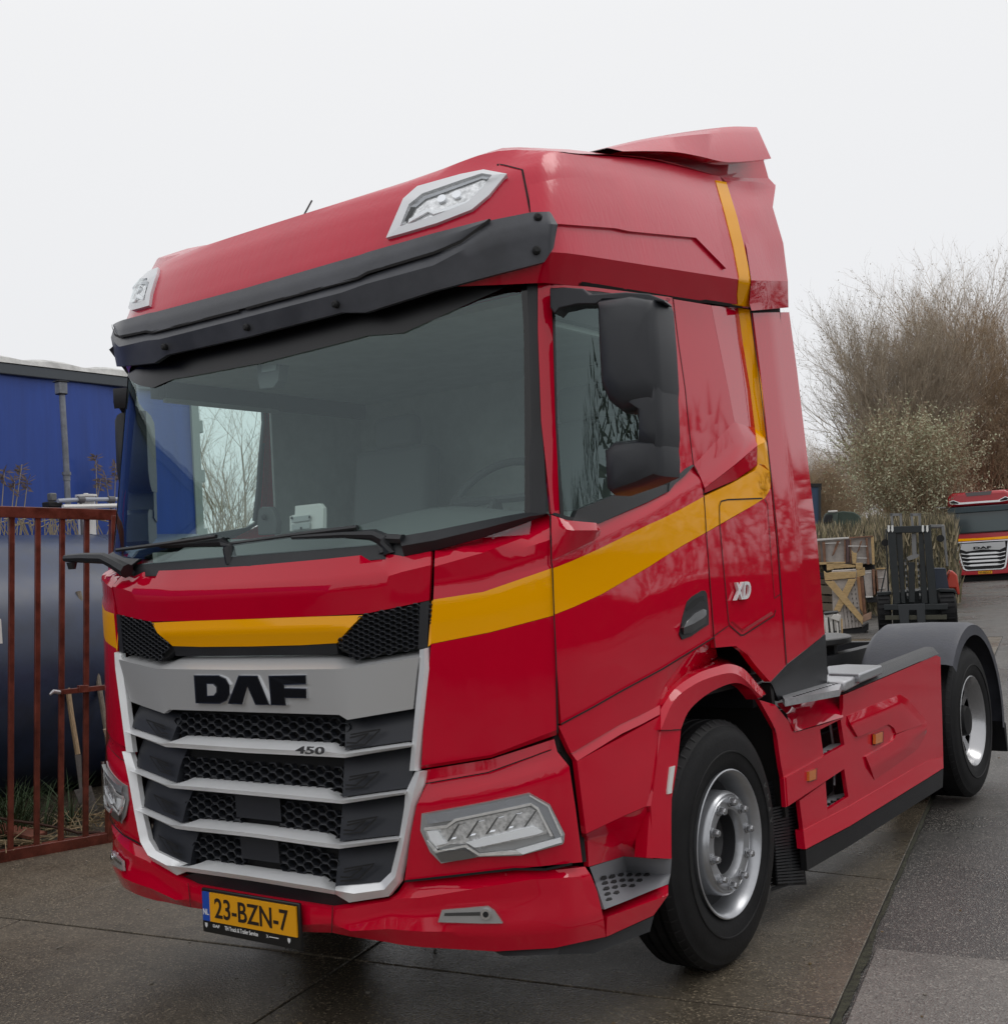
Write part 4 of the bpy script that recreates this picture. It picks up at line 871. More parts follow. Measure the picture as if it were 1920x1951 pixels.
# small things seen behind the windscreen
mb = MB(); P = wp('D', [(1212, 838), (1360, 822), (1382, 850), (1382, 972), (1180, 992), (1180, 900), (1210, 890)], .12); mb.prism(rev(P), (0, .02, 0), WHT)
mb.prism(rev(wp('D', [(1190, 905), (1300, 890), (1300, 925), (1190, 940)], .11)), (0, .004, 0), mat('card grey', (.4, .42, .42), .5)); mb.prism(rev(wp('D', [(1190, 950), (1300, 935), (1300, 975), (1190, 985)], .11)), (0, .004, 0), MATS['card grey'])
for p in ((1190, 910), (1298, 905), (1246, 972)): mb.prism(rev(wp('D', [(p[0]-5, p[1]-8), (p[0]+5, p[1]-8), (p[0]+5, p[1]+8), (p[0]-5, p[1]+8)], .105)), (0, .003, 0), DRK)
mb.build('toll_box', cab, bevel=.003)
mb = MB(); P = wp('D', [(990, 860), (1010, 842), (1060, 842), (1080, 870), (1100, 940), (1095, 1010), (990, 1015), (982, 940)], .10); mb.prism(rev(P), (0, .03, 0), IND); c = onY(D((1030, 905))[0], .095); mb.tube([c, c+Vector((0, -.012, 0))], [.013, .010], DRK, 14); mb.build('dash_camera', cab, bevel=.004)
mb = MB(); P = wp('D', [(985, -20), (1120, -20), (1110, 80), (1080, 120), (1000, 128), (985, 60)], .17); mb.prism(rev(P), (0, .05, 0), mat('sensor grey', (.11, .12, .12), .5)); mb.prism(rev(wp('D', [(1010, -20), (1098, -20), (1095, 15), (1010, 30)], .165)), (0, .003, 0), mat('sensor window', (.3, .34, .33), .3)); mb.build('sensor_housing', cab)
# ---- wheels
def nut(cx, cy, cz, sg, r=.016):
    m = MB(); m.lathe([(r*1.35, cx), (r*1.35, cx+.006), (r*1.02, cx+.008), (r*.98, cx+.026), (r*.75, cx+.034), (0, cx+.036)], NUT, cy, cz, 10, sg); return m
def wheel(name, yc, sg, rear=False):
    wt = thing(name, (0, yc-2.6, .505)); wt.parent = TRUCK
    zc = .505; R0 = .505
    x1 = 1.225 if not rear else 1.205
    w_ = .265 if not rear else .56
    m = MB(); xi = x1-w_
    prof = [(.292, x1-.012), (.31, x1+.0), (.34, x1+.008), (.37, x1+.013), (.372, x1+.018), (.378, x1+.018), (.38, x1+.014), (.42, x1+.010), (.455, x1+.002), (.478, x1-.012), (.480, x1-.012), (.494, x1-.026), (R0-.003, x1-.04)]
    gx = x1-.04; gr = []
    ng = 4; step = (w_-.08)/ng
    for k in range(ng):
        a = gx-step*k; gr += [(R0, a), (R0, a-step+.016), (R0-.014, a-step+.014), (R0-.014, a-step+.002)]
    prof += gr+[(R0-.02, xi+.03), (.45, xi), (.292, xi+.02)]
    m.lathe(prof, RUB, yc, zc, 72, sg)
    for i in range(60):       # shoulder sipes
        a = 2*math.pi*i/60; c_, s_ = math.cos(a), math.sin(a)
        for r, xx, d in ((.500, x1-.034, .014),):
            P = Vector((sg*xx, yc+r*c_, zc+r*s_)); T = Vector((0, -s_, c_)); Rn = Vector((0, c_, s_))
            m.add([P+T*.003+Rn*.0065, P-T*.003+Rn*.0065, P-T*.003+Rn*-.012+Vector((sg*.018, 0, 0)), P+T*.003-Rn*.012+Vector((sg*.018, 0, 0)), P+T*.003+Rn*.0065+Vector((-sg*.03, 0, 0)), P-T*.003+Rn*.0065+Vector((-sg*.03, 0, 0))], [(0, 1, 2, 3), (4, 5, 1, 0)], DRK)
    m.build('tyre', wt, ang=35)
    if not rear and sg > 0:
        for ci, ch in enumerate('KMAX'):
            a = math.radians(24-ci*7.5); rr = .428; rad_ = Vector((0, math.cos(a), math.sin(a))); tan_ = Vector((0, math.sin(a), -math.cos(a))); m = MB()
            textbox(m, ch, Vector((x1+.0085, yc, zc))+rad_*.385-tan_*.016, tan_, rad_, .028, .034, .004, mat('tyre lettering', (.05, .05, .05), .5), bold=.01); m.build('tyre_lettering', wt, smooth=False)
    if not rear:
        m = MB(); m.lathe([(.292, x1-.02), (.300, x1+.002), (.303, x1+.010), (.298, x1+.013), (.290, x1+.008), (.280, x1-.015), (.268, x1-.04), (.262, x1-.09)], RIM, yc, zc, 64, sg); m.lathe([(.262, x1-.09), (.255, x1-.15), (.235, x1-.17), (.214, x1-.15)], mat('rim groove shade', (.12, .12, .125), .45, .3), yc, zc, 64, sg); m.build('rim', wt, ang=40)  # groove shade is painted: darker grey on the same rim steel
        m = MB(); m.lathe([(.214, x1-.15), (.213, x1-.02), (.208, x1-.004), (.200, x1+.004), (.197, x1+.000), (.190, x1-.001), (.186, x1+.005), (.145, x1+.005), (.138, x1+.002), (.132, x1-.012), (.128, x1-.03)], RIM, yc, zc, 64, sg); m.lathe([(.128, x1-.03), (.126, x1-.10), (.10, x1-.10)], MATS.get('hub grey') or mat('hub grey', (.025, .025, .028), .5), yc, zc, 48, sg); m.build('disc', wt, ang=40)
        m = MB(); m.lathe([(.128, x1-.085), (.112, x1-.080), (.105, x1-.09), (.08, x1-.13), (0, x1-.14)], mat('hub grey', (.025, .025, .028), .5), yc, zc, 32, sg); m.build('hub', wt, ang=40)
        for k in range(10):
            a = 2*math.pi*(k+.28)/10; nut(x1+.005, yc+.1675*math.cos(a), zc+.1675*math.sin(a), sg).build('wheel_nut', wt)
    else:
        m = MB(); m.lathe([(.292, x1-.03), (.300, x1-.012), (.303, x1-.002), (.297, x1+.001), (.288, x1-.006), (.276, x1-.035), (.262, x1-.055), (.255, x1-.075), (.25, x1-.085)], mat('polished rim', (.42, .42, .43), .24, .85), yc, zc, 64, sg)
        # disc with ten hand holes
        N = 10; vs = []; fs = []; K_ = 16
        for k in range(N):
            a0 = 2*math.pi*k/N; c = Vector((0, .19*math.cos(a0+math.pi/N), .19*math.sin(a0+math.pi/N)))
        m.lathe([(.25, x1-.085), (.222, x1-.082)], MATS['polished rim'], yc, zc, 60, sg); m.lathe([(.158, x1-.090), (.15, x1-.090), (.105, x1-.085), (.10, x1-.05), (.092, x1-.035), (0, x1-.03)], MATS['polished rim'], yc, zc, 60, sg, mats=[MATS['polished rim'], MATS['polished rim'], RUB, RUB, RUB])
        for k in range(60):
            if k % 6 in (0, 1, 2):
                a, b2 = 2*math.pi*k/60, 2*math.pi*(k+1)/60
                m.add([(sg*(x1-.082), yc+.222*math.cos(a), zc+.222*math.sin(a)), (sg*(x1-.082), yc+.222*math.cos(b2), zc+.222*math.sin(b2)), (sg*(x1-.090), yc+.158*math.cos(b2), zc+.158*math.sin(b2)), (sg*(x1-.090), yc+.158*math.cos(a), zc+.158*math.sin(a))], [(0, 1, 2, 3)], MATS['polished rim'])
        m.build('rim', wt, ang=40); m = MB(); m.lathe([(.26, x1-.16), (0, x1-.16)], DRK, yc, zc, 24, sg); m.build('hub', wt)
    return wt
for sg in (1, -1): wheel('front_wheel', 1.437, sg); wheel('rear_wheel', 5.24, sg, True)
# wheel well interior
mb = MB(); mb.box((.98, 1.45, 1.14), (.42, 1.0, .04), GAP); mb.box((.76, 1.45, .75), (.03, 1.3, .8), GAP); mb.box((1.0, 2.02, .8), (.44, .03, .62), GAP, rx=.12); mb.pair('wheel_well', TRUCK, smooth=False)
mb = MB()    # ribbed spray flap behind the front wheel
z0, z1 = .17, .66; yl, yr = 1.99, 2.14
for k in range(24):
    z = z0+(z1-z0)*k/24; mb.add([(1.16, 1.965, z), (1.16, 1.955, z+.012), (1.20, 2.12, z+.012), (1.20, 2.12, z), (1.16, 1.965, z+.018), (1.20, 2.12, z+.018)], [(0, 3, 2, 1), (1, 2, 5, 4)], BLK)
mb.prism([onX(p, 1.19) for p in K((160, 1260), (325, 1222), (375, 1728), (195, 1735))], (-.02, 0, 0), RUB)
for k in range(25):
    t = k/25; a = onX(K((160+35*t, 1262+473*t))[0], 1.205); b_ = onX(K((327+48*t, 1224+504*t))[0], 1.205); mb.bar(a, b_+Vector((-.012, 0, 0)), .006, BLK)
mb.pair('spray_flap', TRUCK, smooth=False)
# ---- side skirt
mb = MB()
strip(mb, [K((185, 612), (290, 600), (585, 560)), K((255, 680), (330, 690), (590, 610)), K((262, 718), (305, 788), (600, 698))], [[-.08, -.10, -.10], [-.03, -.045, -.045], [.0, .008, .008]], RED, skirt=.0)
strip(mb, [K((84, 592), (182, 622), (262, 720), (305, 792), (454, 750)), K((190, 780), (205, 900), (220, 1000), (235, 1076), (480, 938))], .0, RED)
strip(mb, [K((235, 1077), (480, 939)), K((248, 1252), (332, 1212), (490, 1096))[0:3:2]], [.006, .006], RED)
strip(mb, [K((480, 937), (608, 868)), K((490, 1094), (606, 1016))], .006, RED)
strip(mb, [K((332, 1213), (492, 1096)), K((352, 1370), (504, 1290)), K((370, 1512), (512, 1436))], [.0, .0, .0], RED)
strip(mb, [K((503, 1268), (632, 1186)), K((508, 1350), (636, 1280)), K((512, 1436), (644, 1366))], [.0, .0, .0], RED)
strip(mb, [K((454, 752), (604, 697)), K((456, 776), (580, 713))], [.0, .0], RED)
rr = [((600, 562), (1172, 318), (1197, 330)), ((600, 640), (1180, 420), (1199, 430)), ((584, 714), (1190, 550), (1203, 560)), ((608, 868), (1195, 700), (1208, 710)), ((606, 1016), (1196, 860), (1212, 860)), ((632, 1186), (1130, 962), (1214, 940)), ((644, 1366), (1140, 1050), (1216, 1012))]
strip(mb, [K(*r) for r in rr], [.0, .0, .0, .0, .0, .0, [-.0, -.0, -.0]], RED)
SK = mb.pair('side_skirt', TRUCK)
mb = MB()
strip(mb, [K((622, 692), (780, 625), (950, 560), (1000, 590), (1112, 722)), K((648, 745), (800, 690), (945, 620), (1000, 660), (1080, 745)), K((690, 820), (790, 780), (880, 742), (912, 765), (926, 800))], [.002, .014, .010], RED, skirt=.012)
strip(mb, [K((740, 942), (830, 892), (905, 845), (925, 806), (1114, 726)), K((768, 1010), (880, 950), (980, 890), (1030, 830), (1112, 770)), K((792, 1082), (900, 1010), (1060, 892), (1095, 830), (1112, 790))], [.010, .014, .002], RED, skirt=.012)
for s_, d_ in ((mb, SK[0]), (mb.mirrored(), SK[1])): s_.build('relief_panel', d_)
mb = MB(); strip(mb, [K((355, 1395), (640, 1245), (1125, 962), (1212, 945)), K((368, 1510), (640, 1368), (1130, 1066), (1214, 1012))], [.004, .016], RED, skirt=.04)
strip(mb, [K((250, 1070), (480, 941)), K((262, 1246), (330, 1208), (490, 1090))[0:3:2]], [.010, .010], RED, skirt=.012)
for s_, d_ in ((mb, SK[0]), (mb.mirrored(), SK[1])): s_.build('lower_lip', d_)
mb = MB(); strip(mb, [K((370, 1516), (640, 1372), (1215, 1016)), K((378, 1642), (640, 1490), (1211, 1128))], [.0, -.02], BLK, skirt=.03); mb.pair('skirt_rubber', TRUCK)
for (cx, cy) in ((417, 1056), (825, 828)):
    mb = MB(); strip(mb, [K((cx-25, cy-22), (cx+18, cy-38)), K((cx-25, cy+36), (cx+16, cy+22))], .022, AMB, skirt=.016, m=2, n=2); strip(mb, [K((cx-32, cy-26), (cx+24, cy-46)), K((cx-30, cy+44), (cx+22, cy+26))], .012, mat('marker base', (.25, .02, .01), .3), skirt=.01)
    mb.pair('marker_lamp', TRUCK)
# step openings: dark back, treads, tank strap
mb = MB(); mb.box((1.06, 2.80, .60), (.02, 1.3, .66), DRK); mb.pair('step_recess', TRUCK, smooth=False)
def tread(p4, z):
    m = MB(); P = [onX(p, 1.235) for p in K(*p4)]; m.prism(P, (-.02, 0, 0), ALU); return m
for quad in (((480, 905), (545, 865), (612, 858), (600, 880), (484, 938)), ((500, 1215), (560, 1178), (636, 1165), (630, 1188), (505, 1266))):
    m = MB(); strip(m, [K(*[quad[0], quad[1], quad[2]]), K(quad[4], ((quad[3][0]+quad[4][0])/2, (quad[3][1]+quad[4][1])/2), quad[3])], [[-.06, -.08, -.05], [-.01]*3], ALU, skirt=.02)
    for k in range(7):
        t = k/7+.06; a = K((quad[0][0]*(1-t)+quad[2][0]*t+4, quad[0][1]*(1-t)+quad[2][1]*t+22-8*(k % 2)))[0]; c, n_ = cast(a, -.03); m.box(c, (.012, .014, .012), DRK)
    m.pair('tread', TRUCK)
mb = MB(); mb.tube([onX(p, 1.12) for p in K((518, 730), (528, 800), (536, 860))], .010, ALU, 8); mb.tube([onX(p, 1.12) for p in K((546, 1050), (545, 1120), (535, 1170), (505, 1200))], .010, ALU, 8)
mb.tube([(1.05, 2.25, .85), (1.05, 2.25, .5)], .06, mat('tank dark', (.09, .085, .08), .4), 10); mb.pair('tank_strap', TRUCK)
# black cover along the skirt top
mb = MB(); strip(mb, [K((603, 498), (632, 462), (1138, 266), (1156, 270)), K((590, 530), (640, 500), (1150, 290), (1172, 292)), K((582, 560), (640, 540), (1165, 316), (1188, 310))], [[-.05]*4, [-.02]*4, [.004]*4], BLK, skirt=.04); mb.pair('skirt_cover', TRUCK)
# catwalk plates behind the cab
mb = MB()
for pts in ([(200, 525), (255, 508), (285, 545), (490, 485), (590, 488), (575, 530), (240, 592)], ):
    P = [onZ(p, 1.035) for p in K(*pts)]; mb.prism(rev(P), (0, 0, -.03), ALU)
for a in range(14):
    p = onZ(K((300+a*20, 570-a*6))[0], 1.037); mb.box((p.x, p.y, 1.0365), (.012, .012, .002), DRK)
mb.build('catwalk_plate', TRUCK, smooth=False)
mb = MB(); mat('fuel tank top', (.36, .37, .39), .32, .5); mb.box((.45, 2.9, .93), (1.2, 1.6, .03), DRK); 
P = [onZ(p, 1.06) for p in K((500, 385), (620, 372), (840, 378), (700, 432), (510, 425))]; mb.prism(rev(P), (0, 0, -.05), MATS['fuel tank top'])
P = [onZ(p, 1.045) for p in K((500, 432), (700, 436), (610, 480), (500, 482))]; mb.prism(rev(P), (0, 0, -.05), ALU); mb.build('chassis_deck', TRUCK, bevel=.01)
mb = MB()
for sg in (1, -1): mb.box((sg*.38, 4.0, .85), (.09, 4.6, .27), BLK)
mb.box((0, 6.2, .85), (.85, .1, .25), BLK); mb.box((0, 5.0, .99), (.75, .06, .1), BLK); mb.tube([(-.9, 5.24, .505), (.9, 5.24, .505)], .07, BLK, 12); mb.tube([(-.9, 1.44, .505), (.9, 1.44, .505)], .06, BLK, 12); mb.box((0, 1.0, .75), (1.3, 1.7, .6), GAP)
mb.build('chassis', TRUCK)
mb = MB(); P = []
for a in np.linspace(0, 2*math.pi, 25)[:-1]: P.append((.46*math.cos(a), 5.0+.5*math.sin(a), 1.10))
mb.prism([Vector(p) for p in P], (0, 0, -.05), mat('fifth wheel steel', (.05, .05, .05), .35, .5)); mb.build('fifth_wheel', TRUCK, bevel=.01)
mb = MB(); mb.box((1.0, 3.5, .50), (.2, 1.4, .5), BLK); mb.pair('side_tank', TRUCK)
# rear mudguards
def mudguard():
    m = MB(); yc, zc = 5.24, .505; N = 22
    def arc(R, x, a0=-12, a1=140): return [Vector((x, yc+R*math.cos(math.radians(a0+(a1-a0)*i/N)), zc+R*.985*math.sin(math.radians(a0+(a1-a0)*i/N)))) for i in range(N+1)]
    rows_ = [(.585, 1.245), (.655, 1.24), (.672, 1.20), (.678, .95), (.672, .68), (.63, .63)]; vs = []
    for R, x in rows_: vs += arc(R, x)
    for i in range(len(rows_)-1):
        pass
    m.add(vs, [(i*(N+1)+j, (i+1)*(N+1)+j, (i+1)*(N+1)+j+1, i*(N+1)+j+1) for i in range(len(rows_)-1) for j in range(N)], mat('mudguard plastic', (.055, .058, .072), .5, bump=.2, bscale=60, noise=.2, nscale=10, rvar=.1))
    m.prism([(1.24, 5.86, .42), (1.24, 5.92, .40), (1.24, 5.93, .20), (1.24, 5.90, .20)], (-.6, 0, 0), RUB)
    return m
mudguard().pair('mudguard', TRUCK, ang=40)

# ================================================================== THE YARD
FR['M'] = (1540, 950, 7.1667); FR['N'] = (0, 660, 3.585); FR['O'] = (0, 1100, 3.223)
def hz(y):
    t = min(1, max(0, (y-15)/35)); return .233*t*t*(3-2*t)
def groundmat(name, base, dark, speck, rough, wet, sc_=1.0, bump=.35, bs=90, speckscale=140, stain=(0.0, 0, 0)):
    m = bpy.data.materials.new(name); m.use_nodes = True; t = m.node_tree; b = t.nodes['Principled BSDF']; N = t.nodes.new; Lk = t.links.new
    ge = N('ShaderNodeNewGeometry'); P = ge.outputs['Position']
    def noise(s, d=6, r=.6):
        n = N('ShaderNodeTexNoise'); n.inputs['Scale'].default_value = s; n.inputs['Detail'].default_value = d; n.inputs['Roughness'].default_value = r; Lk(P, n.inputs['Vector']); return n.outputs['Fac']
    def ramp(f, a, c0, b_, c1):
        r = N('ShaderNodeValToRGB'); e = r.color_ramp.elements; e[0].position = a; e[1].position = b_; e[0].color = (*c0, 1); e[1].color = (*c1, 1); Lk(f, r.inputs[0]); return r.outputs[0]
    def mixc(f, a, c):
        x = N('ShaderNodeMix'); x.data_type = 'RGBA'
        if isinstance(f, float): x.inputs['Factor'].default_value = f
        else: Lk(f, x.inputs['Factor'])
        for s_, v in ((6, a), (7, c)):
            if isinstance(v, tuple): x.inputs[s_].default_value = (*v, 1)
            else: Lk(v, x.inputs[s_])
        return x.outputs[2]
    c = ramp(noise(.55*sc_, 8, .62), .36, dark, .64, base)
    c = mixc(ramp(noise(6, 6, .7), .45, (0, 0, 0), .75, (.5, .5, .5)), c, tuple(x*.55 for x in dark))
    v = N('ShaderNodeTexVoronoi'); v.inputs['Scale'].default_value = speckscale; Lk(P, v.inputs['Vector'])
    sep = N('ShaderNodeSeparateColor'); Lk(v.outputs['Color'], sep.inputs[0])
    c = mixc(ramp(sep.outputs[0], .78, (0, 0, 0), .99, (.75, .75, .75)), c, speck)
    c = mixc(ramp(sep.outputs[1], .70, (0, 0, 0), .95, (.6, .6, .6)), c, tuple(x*.4 for x in dark))
    Lk(c, b.inputs['Base Color'])
    r = ramp(noise(.42, 5, .55), .40, (wet,)*3, .60, (rough,)*3); Lk(r, b.inputs['Roughness'])
    bp = N('ShaderNodeBump'); bp.inputs['Strength'].default_value = bump; bp.inputs['Distance'].default_value = .006
    mm = N('ShaderNodeMath'); mm.operation = 'ADD'; Lk(noise(bs, 4, .7), mm.inputs[0]); Lk(v.outputs['Distance'], mm.inputs[1]); Lk(mm.outputs[0], bp.inputs['Height']); Lk(bp.outputs[0], b.inputs['Normal'])
    MATS[name] = m; return m
CON = groundmat('wet brown concrete', (.158, .132, .098), (.075, .062, .045), (.34, .28, .20), .50, .14, 1.0, .30, 60, 130)
CON2 = groundmat('grey concrete', (.225, .210, .192), (.140, .130, .118), (.32, .30, .27), .6, .35, 1.2, .4, 60, 110)
ASP = groundmat('coarse dark asphalt', (.092, .086, .079), (.040, .038, .036), (.36, .33, .29), .55, .2, .8, .55, 90, 150)
SOIL = groundmat('brown soil', (.07, .055, .035), (.03, .024, .016), (.15, .12, .08), .8, .6, 3, 1, 30, 60)
MOSS = mat('moss dirt', (.040, .040, .024), .9, noise=.5, nscale=30, bump=.6, bscale=80)
# one ground sheet to the horizon
mb = MB(); gxs = [-600, -150, -60, -30, -15, -8, 0, 8, 30, 150, 600]; gys = [-300, -60, -20, 0, 10, 15, 20, 25, 30, 35, 40, 45, 50, 60, 100, 900]
mb.add([(x, y, hz(y)-.012) for y in gys for x in gxs], [(j*11+i, j*11+i+1, (j+1)*11+i+1, (j+1)*11+i) for j in range(len(gys)-1) for i in range(10)], ASP)
mb.build('ground', kind='structure')
# concrete slab strip the tractor stands on
CONC = thing('concrete_paving', (0, 0, 0), kind='structure')
cols = [(2.0, -.21), (-.13, -.25), (-2.3, -.27), (-4.1, -.05)]
def colx(k, y): a, s_ = cols[k]; return a+s_*y
rowsy = [(-7.2, .10), (-5.2, .11), (-3.2, .12), (-1.2, .13), (.82, .144), (3.0, -.02), (5.1, .0), (7.2, .0), (9.3, 0), (11.4, 0), (13.5, 0), (15.6, 0), (17.7, 0), (19.8, 0)]
def corner(k, r):
    y = rowsy[r][0]
    for _ in range(6): x = colx(k, y); y = rowsy[r][0]+rowsy[r][1]*x
    return Vector((colx(k, y), y, 0))
for r in range(len(rowsy)-1):
    for k in range(3):
        p = [corner(k, r), corner(k+1, r), corner(k+1, r+1), corner(k, r+1)]; c = sum(p, Vector())/4; g = .007
        p = [v+(c-v).normalized()*g*1.4 for v in p]
        if r >= 10 and k == 2: continue
        m = MB(); dz = random.uniform(-.002, .002)
        m.prism([Vector((v.x, v.y, dz+.002+hz(v.y))) for v in rev(p)], (0, 0, -.011), CON); m.build('slab', CONC, smooth=False, bevel=.003, bseg=1)
mb = MB(); mb.add([(colx(0, y)+dx, y, -.010+hz(y)) for y in (-8, 20) for dx in (-6.6, -.0)], [(0, 1, 3, 2)], mat('joint dirt', (.012, .011, .008), .95)); mb.build('joint_filler', CONC, smooth=False)
# lighter patch to the right and its mossy joint
mb = MB(); a = onZ((1652*1.0084, 1792*1.0084), 0); pts = [Vector((colx(0, a.y)+.05, a.y, 0)), Vector((2.25, 1.99, 0)), Vector((6, 2.5, 0)), Vector((6, -7, 0)), Vector((colx(0, -7)+.07, -7, 0))]
jag = []
for i in range(24): t = i/24; p = pts[0].lerp(pts[2], t); jag.append(Vector((p.x, p.y+random.uniform(-.012, .012), 0)))
mb.prism(rev(jag+pts[2:]), (0, 0, -.012), CON2); mb.build('concrete_patch', smooth=False, kind='structure')
mb = MB(); xs_ = np.linspace(-7, 12, 160); vs = []
for y in xs_: vs += [(colx(0, y)+random.uniform(-.006, .002), y, -.004+hz(y)), (colx(0, y)+.012+random.uniform(0, .03)*(1 if y < 2 else .3), y, -.003+hz(y))]
mb.add(vs, [(2*i, 2*i+1, 2*i+3, 2*i+2) for i in range(159)], MOSS); mb.build('moss_joint', kind='structure', smooth=False)
mb = MB()   # loose grit and leaves on the yard
LEAF = mat('dead leaf', (.16, .11, .05), .8, noise=.4, nscale=9)
for i in range(420):
    y = random.uniform(-1.5, 7); x = random.uniform(-4, 4.5); s_ = random.uniform(.003, .008); z = .003; mb.box((x, y, z+s_*.3), (s_*2, s_*1.4, s_*.7), LEAF if i % 4 == 0 else mat('grit', (.22, .20, .17), .9), rz=random.uniform(0, 3))
mb.build('grit', smooth=False, kind='stuff')
# ---- left: soil, steel gate
mb = MB(); NX = 12; NY = 26; vs = []
for j in range(NY+1):
    for i in range(NX+1): x = -3.93-i*.55; y = -6+j*.75; vs.append((x+.05*y*0+.28*max(0, min(1.9, y))*0, y, (random.uniform(.0, .09) if i else -.006)+(.0 if i < 2 else .06)))
mb.add(vs, [(j*(NX+1)+i, (j+1)*(NX+1)+i, (j+1)*(NX+1)+i+1, j*(NX+1)+i+1) for j in range(NY) for i in range(NX)], SOIL); mb.build('soil', kind='structure')
GP0 = Vector((-3.847, 1.197, 0)); GP1 = Vector((-3.645, 1.914, 0)); GP2 = Vector((-3.42, 1.905, 2.28)); GN = (GP1-GP0).cross(GP2-GP0).normalized()
def onP(p, p0=GP0, n=GN, back=0): d = ray(*p); return CAM+d*((p0-CAM).dot(n)/d.dot(n))
RUST = mat('red brown painted steel', (.135, .030, .018), .42, 0, .15, .5, noise=.45, nscale=9, rvar=.12, bump=.15, bscale=60)
GATE = thing('steel_gate', (-3.75, 1.4, 0), 'red brown steel bar gate standing open before the dark blue tank', 'gate')
gd = (GP1-GP0).normalized(); gn = GN if GN.x > 0 else -GN
def gbar(name, a, b, wd, dp, mt=RUST):
    a, b = Vector(a), Vector(b); d = (b-a).normalized(); s_ = d.cross(gn).normalized()*wd*.5; n_ = gn*dp*.5
    m = MB(); m.add([a-s_-n_, a+s_-n_, a+s_+n_, a-s_+n_, b-s_-n_, b+s_-n_, b+s_+n_, b-s_+n_], [(0, 3, 2, 1), (4, 5, 6, 7), (0, 1, 5, 4), (1, 2, 6, 5), (2, 3, 7, 6), (3, 0, 4, 7)], mt); return m.build(name, GATE, bevel=.004)
tl, tr = onP((0, 975)), onP((221, 981)); bl, br = onP((0, 1634)), onP((212, 1597))
ext = 2.3/.73
wtop = (onP((0, 964))-onP((0, 986))).length; wbot = (onP((0, 1621))-onP((0, 1647))).length
gbar('top_rail', tl+(tl-tr)*ext, tr, wtop, .05); gbar('bottom_rail', bl+(bl-br)*ext, br, wbot, .05)
gbar('end_post', onP((220, 982)), onP((212, 1600)), .075, .055)
for k, (ut, ub) in enumerate(((22.3, 20), (72, 69.8), (118.5, 115.7), (165, 163))): gbar('bar', onP((ut, 984)), onP((ub, 1626-ub*.15)), .036, .026)
for k in range(1, 12):
    o_ = (onP((22.3, 984))-onP((72, 984)))*k*1.02; gbar('bar', onP((22.3, 984))+o_, onP((20, 1623))+o_, .036, .026)
mb = MB(); a, b_ = onP((112, 1318)), onP((204, 1308)); mb.bar(a+gn*.03, b_+gn*.03, .024, RUST); mb.bar(onP((146, 1312))+gn*.03, onP((164, 1311))+gn*.03, .034, RUST); mb.tube([onP((90, 1322))+gn*.05, onP((98, 1316))+gn*.04, a+gn*.03], [.008, .014, .016], ALU, 8); mb.build('latch_bolt', GATE, bevel=.003)
mb = MB(); mb.tube([onP(p)+gn*.0-Vector((.12, 0, 0)) for p in q('O', (-10, 1475), (120, 1500), (300, 1525), (480, 1560), (540, 1580), (680, 1575))], .010, mat('rusty wire', (.05, .02, .012), .8), 6); tag(mb.build('rusty_rod'), 'thin rusty rod lying behind the bottom rail of the gate', 'rod')
# tank
TNK = thing('storage_tank', (-5.6, 0, 0), 'dark blue cylindrical storage tank lying behind the red brown gate', 'tank')
TB = mat('dark blue tank paint', (.018, .032, .075), .42, 0, .25, .5, noise=.35, nscale=2.5, rvar=.1, bump=.05, bscale=12, cr_=.25)
def cyl_y(m, cx, cz, r, y0, y1, mt, n=56, dome=.3):
    prof = [(0, y0-dome), (r*.6, y0-dome*.8), (r*.9, y0-dome*.4), (r, y0)]+[(r, y0+(y1-y0)*t) for t in (.25, .5, .75)]+[(r, y1), (r*.9, y1+dome*.4), (r*.6, y1+dome*.8), (0, y1+dome)]
    vs = [(cx+rr*math.cos(2*math.pi*i/n), y, cz+rr*math.sin(2*math.pi*i/n)) for rr, y in prof for i in range(n)]
    m.add(vs, [(k*n+i, k*n+(i+1) % n, (k+1)*n+(i+1) % n, (k+1)*n+i) for k in range(len(prof)-1) for i in range(n)], mt)
mb = MB(); cyl_y(mb, -5.6, 1.17, 1.06, -6, 4.2, TB); mb.build('tank_body', TNK)
for yb_ in (-4.4, -2.9, -1.4, .1, 1.6, 3.1):
    mb = MB(); n_ = 56; vs = [(-5.6+r_*math.cos(2*math.pi*k/n_), yb_+dy, 1.17+r_*math.sin(2*math.pi*k/n_)) for r_, dy in ((1.06, -.012), (1.0655, -.004), (1.0655, .004), (1.06, .012)) for k in range(n_)]; mb.add(vs, [(a_*n_+k, a_*n_+(k+1) % n_, (a_+1)*n_+(k+1) % n_, (a_+1)*n_+k) for a_ in range(3) for k in range(n_)], TB); mb.build('weld_seam', TNK)
mb = MB(); mb.box((-5.6, -3, .15), (1.6, .25, .3), GAP); mb.box((-5.6, 3, .15), (1.6, .25, .3), GAP); mb.build('cradle', TNK)
mb = MB(); a = onX(q('N', (590, 1085))[0], -5.6); mb.tube([Vector((a.x, a.y, 2.15)), Vector((a.x, a.y, a.z+.075))], .075, WHT, 24); mb.tube([Vector((a.x, a.y, a.z+.075)), Vector((a.x, a.y, a.z+.092))], .093, WHT, 24); mb.tube([Vector((a.x, a.y, a.z+.092)), Vector((a.x, a.y, a.z+.105))], .02, WHT, 12); mb.build('manhole', TNK)
PIPW = mat('pale blue grey pipe', (.33, .36, .42), .4)
mb = MB(); P = [onX(p, -5.5) for p in q('N', (395, 1055), (550, 1046), (760, 1044), (900, 1042))]; mb.tube(P, .018, PIPW, 8)
